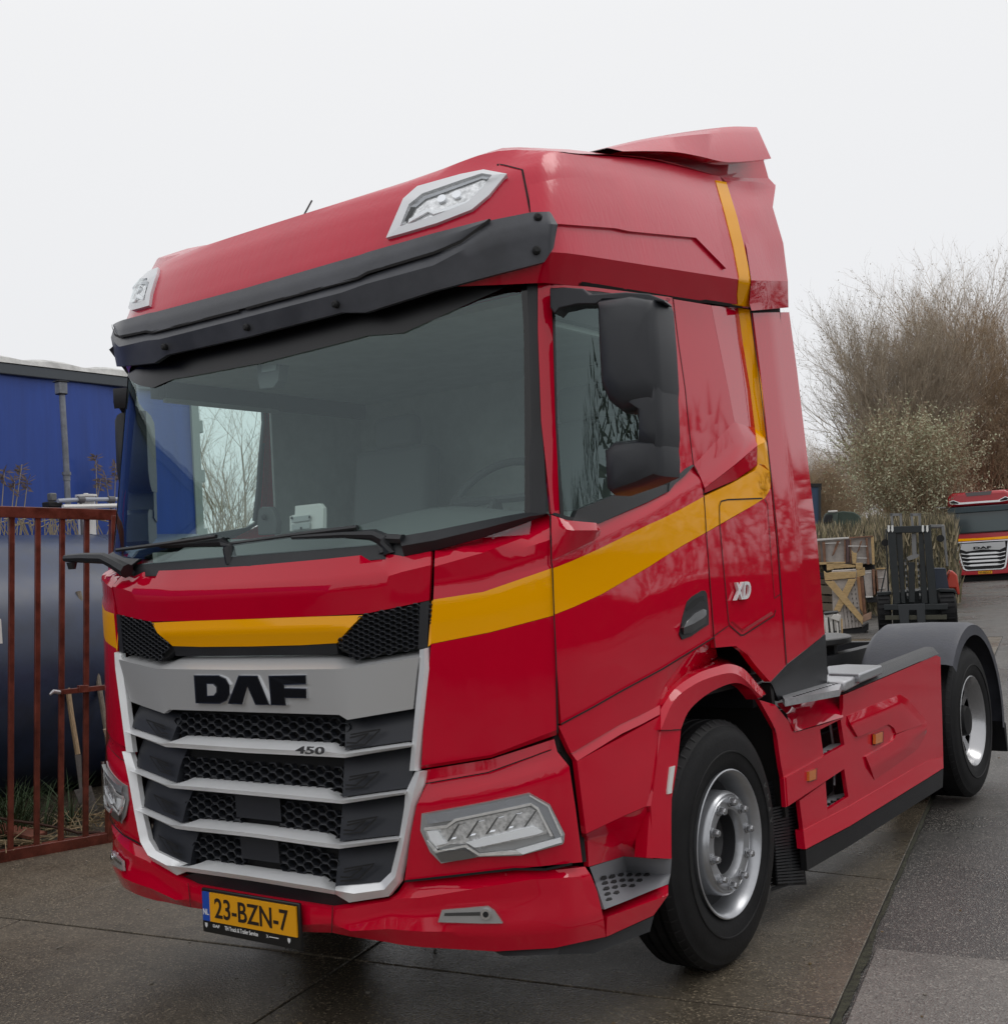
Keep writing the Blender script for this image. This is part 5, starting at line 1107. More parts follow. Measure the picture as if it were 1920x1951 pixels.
for p in q('N', (552, 1046), (758, 1046)): c = onX(p, -5.5); mb.tube([c+Vector((0, -.03, 0)), c+Vector((0, .03, 0))], .03, mat('pipe clamp', (.1, .1, .11), .5), 10); mb.tube([c, Vector((c.x, c.y, 2.15))], .012, MATS['pipe clamp'], 6)
mb.tube([onX(p, -5.45) for p in q('N', (430, 1096), (640, 1092), (900, 1085))], .02, WHT, 8); mb.build('pipework', TNK)
mb = MB(); c = onX(q('N', (355, 1030))[0], -5.6); mb.box((c.x, c.y, c.z), (.06, .06, .07), mat('valve grey', (.12, .125, .13), .5)); mb.box((c.x, c.y, c.z-.065), (.11, .13, .05), DRK); mb.build('valve_box', TNK, bevel=.01)
mb = MB(); mb.prism([onX(p, -4.56) for p in ((-14, 1172), (2, 1180), (5, 1226), (-14, 1228))], (-.02, 0, 0), WHT); mb.build('sign', TNK)
# vent pipe
VP = thing('vent_pipe', (-6.2, 3.2, 0), 'tall leaning grey vent pipe with capped top before the blue trailer', 'pipe')
PG = mat('galvanised pipe', (.20, .215, .24), .5, .3, noise=.25, nscale=14)
mb = MB(); mb.tube([onX(p, -6.1) for p in q('N', (423, 325), (440, 600), (455, 860), (465, 1100), (470, 1180))], .027, PG, 12); mb.build('pipe', VP)
mb = MB(); a, b_ = [onX(p, -6.1) for p in q('N', (415, 245), (420, 325))]; mb.box((a+b_)/2, (.075, .085, (a-b_).length), PG); mb.box(a+Vector((0, 0, .005)), (.10, .11, .01), DRK); mb.box(b_, (.08, .08, .012), DRK); mb.build('cap', VP, bevel=.005)
mb = MB(); c = onX(q('N', (455, 880))[0], -6.1); mb.tube([c+Vector((0, 0, -.05)), c+Vector((0, 0, .0)), c+Vector((0, 0, .001)), c+Vector((0, 0, .03))], [.032, .032, .040, .040], PG, 14); mb.build('collar', VP)
# blue curtain trailer
TR = thing('curtain_trailer', (-8.2, 0, 0), 'blue curtain sided trailer with rolled white roof sheet behind the tank', 'trailer')
BLU = mat('blue tarpaulin', (.012, .055, .30), .5, 0, .1, .5, noise=.12, nscale=1.5, bump=.25, bscale=2.2, stretch=(1, 6, .6))
mb = MB(); N_ = 60; vs = []
for j in range(N_+1):
    y = -9+14.42*j/N_
    for z in (1.15, 1.6, 2.2, 2.8, 3.4, 3.86): vs.append((-6.93+.012*math.sin(j*1.3)+.008*math.sin(j*.37+z*2), y, z))
mb.add(vs, [(j*6+i, (j+1)*6+i, (j+1)*6+i+1, j*6+i+1) for j in range(N_) for i in range(5)], BLU); mb.build('curtain', TR)
mb = MB(); mb.box((-8.25, -1.75, 2.5), (2.5, 14.5, 2.7), mat('trailer inside', (.05, .06, .08), .8)); mb.build('body', TR)
mb = MB(); mb.box((-6.92, -1.8, 3.90), (.08, 14.6, .11), mat('trailer roof rail', (.07, .08, .09), .4, .3)); mb.box((-6.92, -1.8, 1.08), (.08, 14.6, .16), MATS['trailer roof rail']); mb.build('rail', TR, bevel=.01)
mb = MB(); vs = []; N_ = 120
for j in range(N_+1):
    y = -9+14.5*j/N_; h = .045+.035*abs(math.sin(j*.55))+random.uniform(0, .012)
    vs += [(-6.87, y, 3.955), (-6.89, y, 3.965+h*.6), (-7.0, y, 3.97+h), (-7.2, y, 3.96+h*.7), (-9.4, y, 3.96)]
mb.add(vs, [(j*5+i, (j+1)*5+i, (j+1)*5+i+1, j*5+i+1) for j in range(N_) for i in range(4)], mat('dirty white tarp', (.55, .55, .53), .6, noise=.25, nscale=6)); mb.build('roof_sheet', TR)
mb = MB(); mb.box((-6.95, 5.47, 2.5), (.10, .10, 2.9), mat('trailer door frame', (.30, .34, .32), .4)); mb.build('rear_post', TR)
for z in (1.7, 2.3, 2.95, 3.5): mb = MB(); mb.box((-6.93, 5.54, z), (.05, .07, .14), MATS['trailer door frame']); mb.build('hinge', TR, bevel=.006)
mb = MB()
for y in (-7.5, -6.2, -4.9):
    mb.lathe([(.0, 6.95), (.3, 6.95), (.5, 6.97), (.5, 7.25), (0, 7.25)], RUB, y, .5, 24, -1)
mb.build('wheels', TR)
# spades leaning on the tank
WOOD = mat('weathered ash wood', (.30, .21, .12), .7, noise=.35, nscale=18, stretch=(6, 6, .6))
S1 = thing('spade', (-4.4, 2.3, 0), 'spade with wooden shaft and grey blade standing behind the gate bars', 'spade')
mb = MB(); P = [onX(p, x) for p, x in zip(q('O', (400, 565), (440, 860), (478, 1090)), (-4.62, -4.5, -4.42))]; mb.tube(P, .020, WOOD, 8); mb.tube([onX(p, -4.62) for p in q('O', (352, 540), (385, 536), (418, 545))], .014, WOOD, 8); mb.build('shaft', S1)
mb = MB(); mb.prism([onX(p, -4.40) for p in q('O', (460, 1090), (500, 1090), (505, 1290), (560, 1280), (602, 1420), (520, 1470), (455, 1310), (488, 1300))], (-.006, 0, 0), mat('worn grey steel', (.13, .125, .12), .55, .4, noise=.3, nscale=15)); mb.build('blade', S1)
S2 = thing('pole', (-4.5, 2.6, 0), 'long grey wooden pole leaning on the tank beside the gate post', 'pole')
mb = MB(); mb.tube([onX(p, x) for p, x in zip(q('O', (478, 88), (545, 350), (600, 610), (655, 960), (690, 1200), (720, 1420)), (-4.70, -4.62, -4.56, -4.48, -4.44, -4.40))], [.024, .022, .02, .02, .02, .02], mat('grey wood', (.19, .165, .13), .75, noise=.3, nscale=20), 8); mb.tube([onX(p, -4.47) for p in q('O', (650, 930), (662, 975))], .023, mat('pale tape', (.5, .4, .3), .6), 8); mb.build('shaft', S2)
# grass tufts
def blades(m, base, n, h, spread, mt, wd=.006, droop=.5, seg=3, ang=None):
    for i in range(n):
        a = random.uniform(0, 6.28) if ang is None else random.gauss(ang, .5); r0 = abs(random.gauss(0, spread*.25)); b0 = Vector(base)+Vector((math.cos(a)*r0, math.sin(a)*r0, 0)); hh = h*random.uniform(.45, 1.1); dr = random.uniform(.2, 1)*droop*hh; side = Vector((-math.sin(a), math.cos(a), 0)); vs = []
        for k in range(seg+1):
            t = k/seg; p = b0+Vector((math.cos(a), math.sin(a), 0))*(dr*t*t+spread*.3*t)+Vector((0, 0, hh*(t-.28*droop*t*t))); w_ = wd*(1-t*.85); vs += [p-side*w_, p+side*w_]
        m.add(vs, [(2*k, 2*k+1, 2*k+3, 2*k+2) for k in range(seg)], mt)
GR1 = mat('dark grass', (.045, .075, .03), .7, noise=.5, nscale=20); GR2 = mat('dry grass', (.26, .21, .12), .8, noise=.3, nscale=15)
mb = MB()
for _ in range(16): blades(mb, (-4.45+random.uniform(-.3, .2), random.uniform(.9, 2.2), .03), 26, .45, .30, GR1, .006, .9)
for _ in range(10): blades(mb, (-4.25+random.uniform(-.3, .3), random.uniform(.3, 2.6), .02), 12, .28, .25, GR2, .004, 1.2)
for _ in range(3): blades(mb, (-4.15, 2.45+random.uniform(-.15, .15), .02), 10, .25, .2, GR2, .005, .8)
mb.build('grass_tufts', kind='stuff', smooth=False)
mb = MB()
for i in range(260):
    x = random.uniform(-4.6, -3.75); y = random.uniform(.2, 3.1); l_ = random.uniform(.03, .28); mb.box((x, y, .05+random.uniform(0, .05)), (l_, random.uniform(.004, .018), .004), random.choice([LEAF, GR2, WOOD]), rz=random.uniform(0, 3.1), ry=random.uniform(-.3, .3))
mb.build('litter', kind='stuff', smooth=False)
for k, (x, y, l_, rz, mt_, lab) in enumerate(((-4.25, 1.55, .42, .3, mat('red brick dust board', (.16, .05, .03), .8, noise=.4, nscale=12), 'broken reddish board lying on the litter behind the gate'), (-4.2, 1.2, .9, 1.2, GR2, 'long pale dry stick lying on the ground behind the gate'))):
    mb = MB(); mb.box((x, y, .10), (l_, .16-.13*k, .02), mt_, rz=rz, ry=.15); tag(mb.build('board' if k == 0 else 'stick'), lab, 'board' if k == 0 else 'stick')
# reeds above the tank
def reed(m, base, tip, bend, mt, mp):
    base, tip = Vector(base), Vector(tip); mid = (base+tip)/2+Vector((0, bend, .05)); pts = [base, mid, tip]; m.tube(pts, [.007, .006, .004], mt, 5)
    for k in range(26):
        t = random.uniform(0, 1); c = tip.lerp(mid, t*.22); d = Vector((random.uniform(-.4, .4), random.uniform(-1, 1)+bend*2, random.uniform(-.4, .6))).normalized(); l_ = .10*(1-t*.4); m.add([c, c+d*l_*.5+Vector((0, .008, .008)), c+d*l_, c+d*l_*.5-Vector((0, .008, .008))], [(0, 1, 2, 3)], mp)
    for k in range(3):
        t = random.uniform(.2, .75); c = base.lerp(mid, t); s_ = random.choice((-1, 1)); m.add([c, c+Vector((0, s_*.18, .10)), c+Vector((0, s_*.42, .06)), c+Vector((0, s_*.18, .085))], [(0, 1, 2, 3)], mt)
RS = mat('reed stalk', (.32, .27, .19), .7); RPL = mat('reed plume', (.14, .105, .095), .9)
for nm, tips, lab in (('a', [(150, 805), (30, 850), (100, 920), (190, 910)], 'dry reed clump rising behind the gate at the far left edge'), ('b', [(655, 745), (790, 800), (720, 880), (690, 900), (830, 830)], 'dry reed clump rising behind the tank beside the tractor')):
    mb = MB()
    for (x, y) in tips:
        tip = onX(q('N', (x, y))[0], -6.72); b_ = onX(q('N', (x+random.uniform(-60, 20), 1200))[0], -6.72); reed(mb, b_-Vector((0, 0, .8)), tip, random.uniform(-.12, .12), RS, RPL)
    tag(mb.build('reed_clump', smooth=False), lab, 'reeds')
mb = MB()
for i in range(60):
    p = onX((random.uniform(-5, 235), random.uniform(985, 1005)), -6.72); d = random.uniform(-1, 1); mb.tube([p-Vector((0, 0, .2)), p+Vector((0, d*.15, .03)), p+Vector((0, d*.35, -.0))], .006, RS, 4)
mb.build('reed_leaves', smooth=False, kind='stuff')
# ---- background planes
class Bg:
    def __init__(s, u, v, dist=None):
        P = onZ((u, v), 0)
        for _ in range(6): P = onZ((u, v), hz(P.y))
        if dist: P = onD((u, v), dist)
        s.P = Vector((P.x, P.y, hz(P.y))); f = Vector((s.P.x-CAM.x, s.P.y-CAM.y, 0)).normalized(); s.f = f; s.r = Vector((f.y, -f.x, 0)); s.d = (s.P-CAM).dot(CF)
    def pt(s, uv, back=0): d = ray(*uv); p0 = s.P+s.f*back; return CAM+d*((p0-CAM).dot(s.f)/d.dot(s.f))
    def poly(s, m, pts, mt, th=.1, back=0): m.prism(rev([s.pt(p, back) for p in pts]), s.f*th, mt); return m
# forklift
b = Bg(1704, 1205); FK = thing('forklift', b.P, 'black masted forklift with red rear parked between crates and distant truck', 'forklift')
KB = mat('forklift black', (.012, .016, .018), .45, noise=.2, nscale=10); KG = mat('forklift grey steel', (.20, .20, .20), .45, .3); KR = mat('forklift red', (.55, .05, .025), .4, 0, .4)
def fk(name, pts, mt, th=.1, back=0, bev=.008): m = MB(); b.poly(m, L(*pts), mt, th, back); return m.build(name, FK, bevel=bev)
fk('mast_rail', [(805, 500), (880, 498), (930, 1190), (865, 1200)], KB, .16); fk('mast_rail', [(1135, 490), (1195, 485), (1268, 1190), (1190, 1200)], KB, .16)
fk('inner_rail', [(885, 540), (945, 540), (975, 1190), (935, 1190)], KB, .12, .05); fk('inner_rail', [(1092, 540), (1135, 540), (1180, 1190), (1120, 1190)], KB, .12, .05)
fk('cross_member', [(805, 492), (1195, 480), (1195, 545), (805, 550)], KB, .16, -.01)
for x0, x1 in ((835, 942), (1018, 1113)):
    m = MB()
    for pts in ([(x0, 375), (x0+22, 375), (x0+34, 495), (x0+12, 495)], [(x1-24, 372), (x1, 372), (x1+4, 490), (x1-18, 492)], [(x0, 372), (x1, 370), (x1, 392), (x0, 396)]): b.poly(m, L(*pts), KG, .06, .08)
    m.build('mast_extension', FK)
fk('lift_piston', [(1030, 550), (1072, 550), (1078, 745), (1034, 745)], KG, .06, .1); fk('cylinder', [(1000, 815), (1058, 815), (1062, 1180), (1005, 1180)], KB, .1, .05)
for xx in (972, 1085):
    for k in range(26): 
        if k % 2: continue
        m = MB(); c = b.pt(L((xx+k*1.0, 800+k*14))[0], .03); m.box(c, (.03, .03, .05), KG if k % 4 else KB); m.build('chain_link', FK, smooth=False)
m = MB(); b.poly(m, L((985, 770), (1050, 740), (1100, 745), (1090, 770), (1040, 790), (1000, 800)), KG, .05, .0); m.build('hose_pulley', FK)
fk('carriage', [(780, 1200), (1360, 1192), (1360, 1245), (780, 1250)], KB, .08, -.08); fk('carriage_plate', [(905, 1200), (1150, 1190), (1160, 1440), (1088, 1442), (1075, 1250), (1008, 1250), (1008, 1445), (935, 1448)], mat('forklift dark grey', (.03, .034, .038), .5), .06, -.1)
fk('carriage', [(790, 1300), (1350, 1292), (1350, 1335), (790, 1340)], mat('carriage dirty', (.06, .058, .04), .7), .08, -.06)
def ftyre(x0, x1, y0, y1, nm='wheel'):
    a, c = b.pt(L((x0, y1))[0], .45), b.pt(L((x1, y1))[0], .45); rad = (b.pt(L((x0, y0))[0], .45).z-a.z)/2; cc = (a+c)/2+Vector((0, 0, rad)); w2 = (c-a).length/2; m = MB(); n = 32; prof = [(.0, -w2*.9), (rad*.55, -w2*.9), (rad*.9, -w2), (rad, -w2*.8), (rad, w2*.8), (rad*.9, w2), (rad*.55, w2*.9), (0, w2*.9)]
    vs = [cc+b.r*x+b.f*(math.cos(2*math.pi*i/n)*r)+Vector((0, 0, math.sin(2*math.pi*i/n)*r)) for r, x in prof for i in range(n)]; m.add(vs, [(k*n+i, k*n+(i+1) % n, (k+1)*n+(i+1) % n, (k+1)*n+i) for k in range(len(prof)-1) for i in range(n)], RUB)
    for i in range(24):
        t = 2*math.pi*i/24; m.box(cc+b.f*math.cos(t)*rad+Vector((0, 0, math.sin(t)*rad)), (w2*1.5, .03, .03), RUB, rz=math.atan2(b.r.y, b.r.x))
    m.build(nm, FK)
ftyre(735, 860, 1095, 1455); ftyre(1290, 1450, 1075, 1450)
fk('mudguard', [(715, 1088), (845, 1082), (850, 1110), (720, 1118)], KB, .5, .25); fk('mudguard', [(1280, 1055), (1420, 1060), (1445, 1100), (1440, 1110), (1410, 1085), (1282, 1085)], KB, .5, .25)
fk('body', [(860, 1090), (1290, 1060), (1300, 1380), (860, 1390)], KB, 1.5, .4); fk('seat_box', [(1225, 870), (1340, 870), (1370, 1060), (1235, 1060)], mat('forklift blue grey', (.035, .045, .07), .5), .8, .8)
fk('counterweight', [(1345, 1050), (1352, 960), (1392, 885), (1445, 930), (1470, 1110), (1440, 1112), (1425, 1052)], KR, 1.2, .9, .03)
for pts in ([(790, 512), (803, 512), (828, 1085), (812, 1085)], [(1190, 475), (1205, 475), (1225, 860), (1210, 860)], [(1300, 480), (1328, 478), (1366, 850), (1345, 855)]): fk('guard_post', pts, KG if pts[0][0] == 1300 else KB, .06, .5)
fk('guard_roof', [(1195, 474), (1326, 474), (1328, 500), (1195, 500)], KG, 1.1, .6)
for x, y in ((790, 638), (1290, 600)): m = MB(); c = b.pt(L((x, y))[0], .3); m.tube([c, c-b.f*.1], .075, DRK, 14); m.build('work_lamp', FK)
for x in (822, 855, 1132, 1172): m = MB(); b.poly(m, L((x-9, 480), (x+9, 480), (x+11, 530), (x, 545), (x-10, 530)), WHT, .03, -.04); m.build('hose_guide', FK)
fk('load_backrest', [(745, 1085), (760, 1085), (800, 880), (795, 860)], KB, .05, -.02)
# crates
CW = mat('crate pale board', (.40, .36, .33), .75, noise=.2, nscale=6); CP = mat('crate pine plank', (.47, .32, .15), .7, noise=.2, nscale=9, stretch=(1, 1, 4)); CB = mat('crate brown post', (.20, .10, .06), .8, noise=.35, nscale=8); CD = mat('dark stacked boards', (.09, .065, .045), .85, noise=.4, nscale=5); ST = mat('white strap', (.60, .58, .55), .5); SK_ = mat('shrink wrapped sheet', (.50, .48, .45), .35, noise=.2, nscale=5, bump=.3, bscale=8)
bx = Bg(1628, 1206); 
def crate(name, lab, cat_, bg_, parts, group=None):
    t = thing(name, bg_.P, lab, cat_, group)
    for nm, pts, mt, th, back in parts: m = MB(); bg_.poly(m, q('M', *pts), mt, th, back); m.build(nm, t, bevel=.006, bseg=1)
    return t
C1 = crate('crate', 'pale pine crate with big x brace standing before the stacked crates', 'crate', bx, [
    ('front_panel', [(318, 985), (655, 965), (735, 1750), (440, 1788), (330, 1540)], CW, .7, 0), ('corner_post', [(655, 1075), (700, 1070), (745, 1560), (700, 1500)], mat('crate orange brown', (.33, .17, .08), .75), .1, -.03), ('corner_post', [(700, 1070), (745, 1066), (800, 1640), (745, 1600)], CB, .1, .0),
    ('plank', [(208, 985), (222, 1120), (650, 1080), (648, 995), (300, 1005), (250, 1018)], CP, .04, -.07), ('plank', [(222, 1130), (345, 1125), (745, 1620), (740, 1728)], CP, .04, -.12), ('plank', [(545, 1100), (655, 1095), (430, 1545), (338, 1535)], CP, .04, -.09),
    ('plank', [(650, 980), (768, 940), (775, 1045), (655, 1082)], CP, .3, .0), ('plank', [(735, 1600), (860, 1545), (860, 1640), (735, 1695)], mat('crate pinkish plank', (.38, .24, .17), .7), .04, -.02), ('plank', [(645, 878), (738, 876), (742, 958), (648, 966)], CP, .05, -.02), ('skid', [(455, 1788), (735, 1752), (820, 1700), (820, 1790), (740, 1850), (460, 1840)], DRK, .6, .05)])
for r in range(9):
    for c in range(4):
        u, v = 470+c*52+r*9, 1180+r*62
        if r < 5 and c < 2: continue
        m = MB(); bx.poly(m, q('M', (u-4, v-14), (u+5, v-14), (u+5, v+12), (u-4, v+12)), DRK, .01, -.012); m.build('slot', C1, smooth=False)
for k in range(6):
    u = 470+k*45; m = MB(); bx.poly(m, q('M', (u, 1480), (u+4, 1480), (u+40, 1765), (u+34, 1768)), mat('crate dark groove', (.12, .10, .09), .9), .01, -.010); m.build('batten', C1, smooth=False)  # thin dark lines on the crate front
b2 = Bg(1622, 1198)
b2 = Bg(1640, 1180)
crate('crate', 'left crate of the upper row, pale sheets behind brown posts', 'crate', b2, [
    ('back_sheet', [(115, 570), (560, 545), (565, 890), (150, 905)], CW, .8, .08), ('corner_post', [(120, 590), (150, 590), (175, 885), (150, 890)], CB, .08, -.02), ('corner_post', [(185, 590), (225, 585), (240, 880), (205, 885)], CB, .08, -.02), ('corner_post', [(485, 560), (505, 560), (510, 885), (492, 885)], CB, .08, -.02), ('corner_post', [(515, 555), (550, 552), (558, 860), (520, 880)], mat('crate dark plum', (.10, .06, .06), .8), .08, -.02),
    ('top_rail', [(112, 550), (550, 525), (552, 545), (115, 578)], ST, .1, -.04), ('diagonal', [(385, 580), (432, 575), (345, 770), (315, 790)], CB, .04, -.03), ('strap', [(225, 605), (440, 600), (440, 612), (226, 618)], ST, .02, -.03), ('rail', [(145, 870), (500, 862), (502, 885), (150, 905)], CP, .06, -.05)], 'stacked stone crates')
crate('crate', 'right crate of the upper row, pale sheet crossed by white straps', 'crate', b2, [
    ('back_sheet', [(562, 545), (880, 515), (890, 890), (566, 890)], CW, .8, .08), ('corner_post', [(775, 540), (805, 538), (835, 900), (800, 900)], CB, .08, -.02), ('corner_post', [(850, 520), (890, 515), (905, 900), (870, 900)], CP, .08, -.02), ('corner_post', [(562, 556), (580, 555), (585, 890), (570, 890)], CB, .08, -.02), ('diagonal', [(710, 580), (735, 575), (690, 710), (660, 745)], CB, .04, -.03), ('strap', [(540, 640), (800, 645), (800, 658), (540, 655)], ST, .02, -.03), ('strap', [(600, 805), (800, 808), (800, 820), (600, 818)], ST, .02, -.03), ('plank', [(585, 700), (620, 740), (660, 740), (650, 890), (600, 890)], CP, .05, -.08), ('top_rail', [(555, 525), (880, 505), (882, 522), (556, 545)], CB, .1, -.04)], 'stacked stone crates')
crate('crate', 'lower stacked crate showing dark horizontal boards left of the x brace', 'crate', b2, [
    ('board', [(150, 1100), (320, 1110), (325, 1180), (155, 1170)], CD, .8, .1), ('board', [(160, 1185), (325, 1195), (325, 1310), (165, 1300)], mat('stacked board brown', (.13, .10, .07), .8), .8, .1), ('board', [(170, 1325), (330, 1335), (330, 1420), (175, 1410)], CD, .8, .1), ('board', [(175, 1430), (330, 1435), (330, 1540), (190, 1530)], MATS['stacked board brown'], .8, .1), ('board', [(145, 1010), (300, 1020), (300, 1090), (150, 1090)], DRK, .8, .1), ('plank', [(245, 870), (345, 870), (345, 965), (250, 985)], CP, .05, -.05), ('plank', [(330, 880), (640, 905), (640, 938), (330, 960)], CP, .05, -.04), ('back_panel', [(200, 905), (900, 905), (900, 1300), (200, 1540)], DRK, .3, .5)], 'stacked stone crates')
crate('crate', 'pale crate standing right behind the x braced crate, low in the row', 'crate', b2, [
    ('back_sheet', [(745, 985), (860, 975), (880, 1330), (785, 1335)], CW, .8, .02), ('strap', [(765, 1015), (860, 1005), (860, 1016), (765, 1026)], ST, .02, -.03), ('corner_post', [(868, 965), (900, 965), (915, 1300), (890, 1330)], CB, .08, -.04), ('base', [(780, 1335), (880, 1330), (880, 1350), (782, 1356)], ST, .6, .0), ('skid', [(785, 1356), (940, 1350), (930, 1420), (800, 1420)], DRK, .5, .1)], 'stacked stone crates')
crate('crate', 'small pale crate seen between the crate stack and the forklift', 'crate', b2, [
    ('back_sheet', [(925, 965), (1055, 955), (1120, 1280), (945, 1290)], CW, .8, .3), ('top_rail', [(920, 950), (1056, 945), (1056, 962), (922, 970)], CP, .1, .25), ('strap', [(930, 1075), (1050, 1068), (1050, 1080), (930, 1088)], ST, .02, .27), ('strap', [(935, 1225), (1050, 1218), (1050, 1230), (935, 1238)], ST, .02, .27), ('corner_post', [(915, 985), (935, 980), (960, 1290), (935, 1290)], CB, .08, .2)], 'stacked stone crates')
b3 = Bg(1575, 1240)
crate('wrapped_pallet', 'white shrink wrapped pallet with dark straps beside the tractor cab rear', 'pallet', b3, [
    ('wrap', [(212, 1600), (330, 1570), (410, 1590), (440, 1640), (450, 2020), (215, 2020)], SK_, .7, 0), ('lid', [(205, 1565), (405, 1545), (412, 1562), (215, 1590)], DRK, .6, -.02), ('strap', [(262, 1620), (278, 1615), (310, 1960), (292, 1965)], DRK, .02, -.02), ('strap', [(330, 1650), (342, 1645), (372, 1960), (358, 1965)], DRK, .02, -.02), ('strap', [(400, 1640), (412, 1640), (432, 1960), (418, 1965)], DRK, .02, -.02), ('plastic_fold', [(300, 1640), (345, 1580), (440, 1590), (420, 1680), (370, 1660)], ST, .04, -.05), ('strap', [(225, 1822), (445, 1800), (445, 1812), (226, 1836)], GRP, .02, -.02), ('plastic_fold', [(222, 1640), (258, 1625), (280, 1900), (240, 1910)], ST, .03, -.03), ('plastic_fold', [(290, 1690), (322, 1670), (345, 1890), (315, 1900)], ST, .03, -.03), ('plastic_fold', [(378, 1700), (402, 1690), (418, 1880), (392, 1890)], ST, .03, -.03), ('corner_board', [(442, 1640), (462, 1640), (475, 2000), (455, 2000)], CP, .05, .0)])
# far container and tarp covered trailer
b4 = Bg(1560, 1080, 46); m = MB(); b4.P.z = hz(b4.P.y)
cont = thing('container', b4.P, 'dark blue container showing a narrow edge behind the tractor cab', 'container')
m = MB(); b4.poly(m, [(1500, 925), (1563, 925), (1563, 1082), (1500, 1082)], mat('container blue', (.02, .05, .10), .5), 2.4); m.build('body', cont); m = MB(); b4.poly(m, [(1500, 921), (1565, 921), (1565, 928), (1500, 928)], DRK, 2.4, -.05); m.build('top_rail', cont); m = MB(); b4.poly(m, [(1559, 928), (1564, 928), (1564, 1082), (1559, 1082)], KB, .1, -.06); m.build('corner_post', cont)
b5 = Bg(1605, 1072, 42); tv = thing('covered_lorry', b5.P, 'dark green tarpaulin covered lorry beyond the grassy crates', 'lorry')
TG = mat('dark green tarpaulin', (.035, .055, .04), .65, noise=.25, nscale=2, bump=.4, bscale=3)
for nm, pts, mt, th, back in (('tarp', [(345, 440), (345, 235), (380, 185), (460, 168), (620, 182), (690, 225), (722, 280), (735, 440)], TG, 2.2, 0), ('cab', [(180, 440), (200, 270), (225, 205), (290, 170), (400, 165), (400, 440)], mat('lorry green', (.05, .07, .055), .5), 1.8, -.1), ('cab_roof', [(262, 165), (400, 158), (395, 185), (330, 192), (268, 190)], ST, 1.6, -.15), ('screen', [(195, 350), (215, 250), (235, 215), (330, 212), (330, 330)], DRK, .1, -.14), ('chassis', [(180, 440), (735, 440), (735, 640), (180, 640)], KB, 1.5, .2)):
    m = MB(); b5.poly(m, q('M', *pts), mt, th, back); m.build(nm, tv, bevel=.04)
b6 = Bg(1670, 1062, 55); m = MB(); b6.poly(m, q('M', (735, 355), (900, 345), (1010, 380), (1010, 560), (735, 560)), WHT, 3); tag(m.build('plastic_greenhouse', bevel=.1), 'low whitish tunnel roof far off beyond the brush', 'tunnel')
m = MB(); b6.poly(m, q('M', (735, 280), (900, 285), (900, 300), (735, 300)), KB, .3, -2); b6.poly(m, q('M', (735, 315), (900, 318), (900, 336), (735, 336)), KB, .3, -2); tag(m.build('far_barrier'), 'dark rail above the whitish tunnel, far behind the crates', 'rail')
# brush mound and reeds behind the crates
BR1 = mat('brush green brown', (.19, .165, .095), .9, noise=.4, nscale=3); BR2 = mat('brush dry', (.34, .28, .18), .9, noise=.3, nscale=4); BR3 = mat('brush dark', (.08, .072, .05), .9)
def brush(name, u0, u1, vtop, vbot, dist, n, depth=4, h=.5, mats=(BR1, BR2, BR3), wd=.02):
    m = MB(); 
    for i in range(n):
        u = random.uniform(u0, u1); back = random.uniform(0, depth); p = onD((u, (vtop+vbot)/2), dist+back); zt = onD((u, vtop+random.uniform(0, 6)), dist+back).z; g = hz(p.y); zz = random.uniform(g, max(g+.1, zt-h*.6)); hh = h*random.uniform(.5, 1.4); d = Vector((random.uniform(-.35, .35), random.uniform(-.35, .35), 1)).normalized()*hh; s_ = CR*wd*random.uniform(.5, 1.6)
        m.add([p.xy.to_3d()+Vector((0, 0, zz))-s_, p.xy.to_3d()+Vector((0, 0, zz))+s_, p.xy.to_3d()+Vector((0, 0, zz))+d], [(0, 1, 2)], random.choice(mats))
    return m.build(name, smooth=False, kind='stuff')
brush('brush', 1530, 1690, 1000, 1100, 30, 12000, 5, .35, wd=.02); brush('brush', 1650, 1822, 985, 1120, 33, 16000, 6, .5, wd=.022); brush('brush', 1700, 1960, 960, 1080, 66, 8000, 6, 1.2, wd=.05)
# ---- trees
BARK = mat('bare twig bark', (.40, .33, .25), .85, noise=.35, nscale=1.5); BARK2 = mat('brown twig bark', (.42, .31, .20), .85, noise=.35, nscale=1.2)
def grow(segs, p, d, l, r, lev, maxl, wob, up, kids, shrink):
    n = 5 if lev < maxl else 3; st = l/n
    for i in range(n):
        d = (d+Vector((random.gauss(0, wob), random.gauss(0, wob), random.gauss(0, wob)+up))).normalized(); p2 = p+d*st; r2 = r*(.86 if lev < maxl else .75); segs.append((p, p2, r, r2))
        if lev < maxl and i >= (1 if lev == 0 else 0):
            for _ in range(kids[lev]):
                a = Vector((random.gauss(0, 1), random.gauss(0, 1), random.gauss(0, .6))); a = (a-d*a.dot(d)).normalized(); dd = (d*1.0+a*random.uniform(.45, .8)).normalized(); grow(segs, p2, dd, l*shrink*random.uniform(.7, 1.1)*(1-i*.06), max(.0035, r2*.55), lev+1, maxl, wob, up, kids, shrink)
        p = p2; r = r2
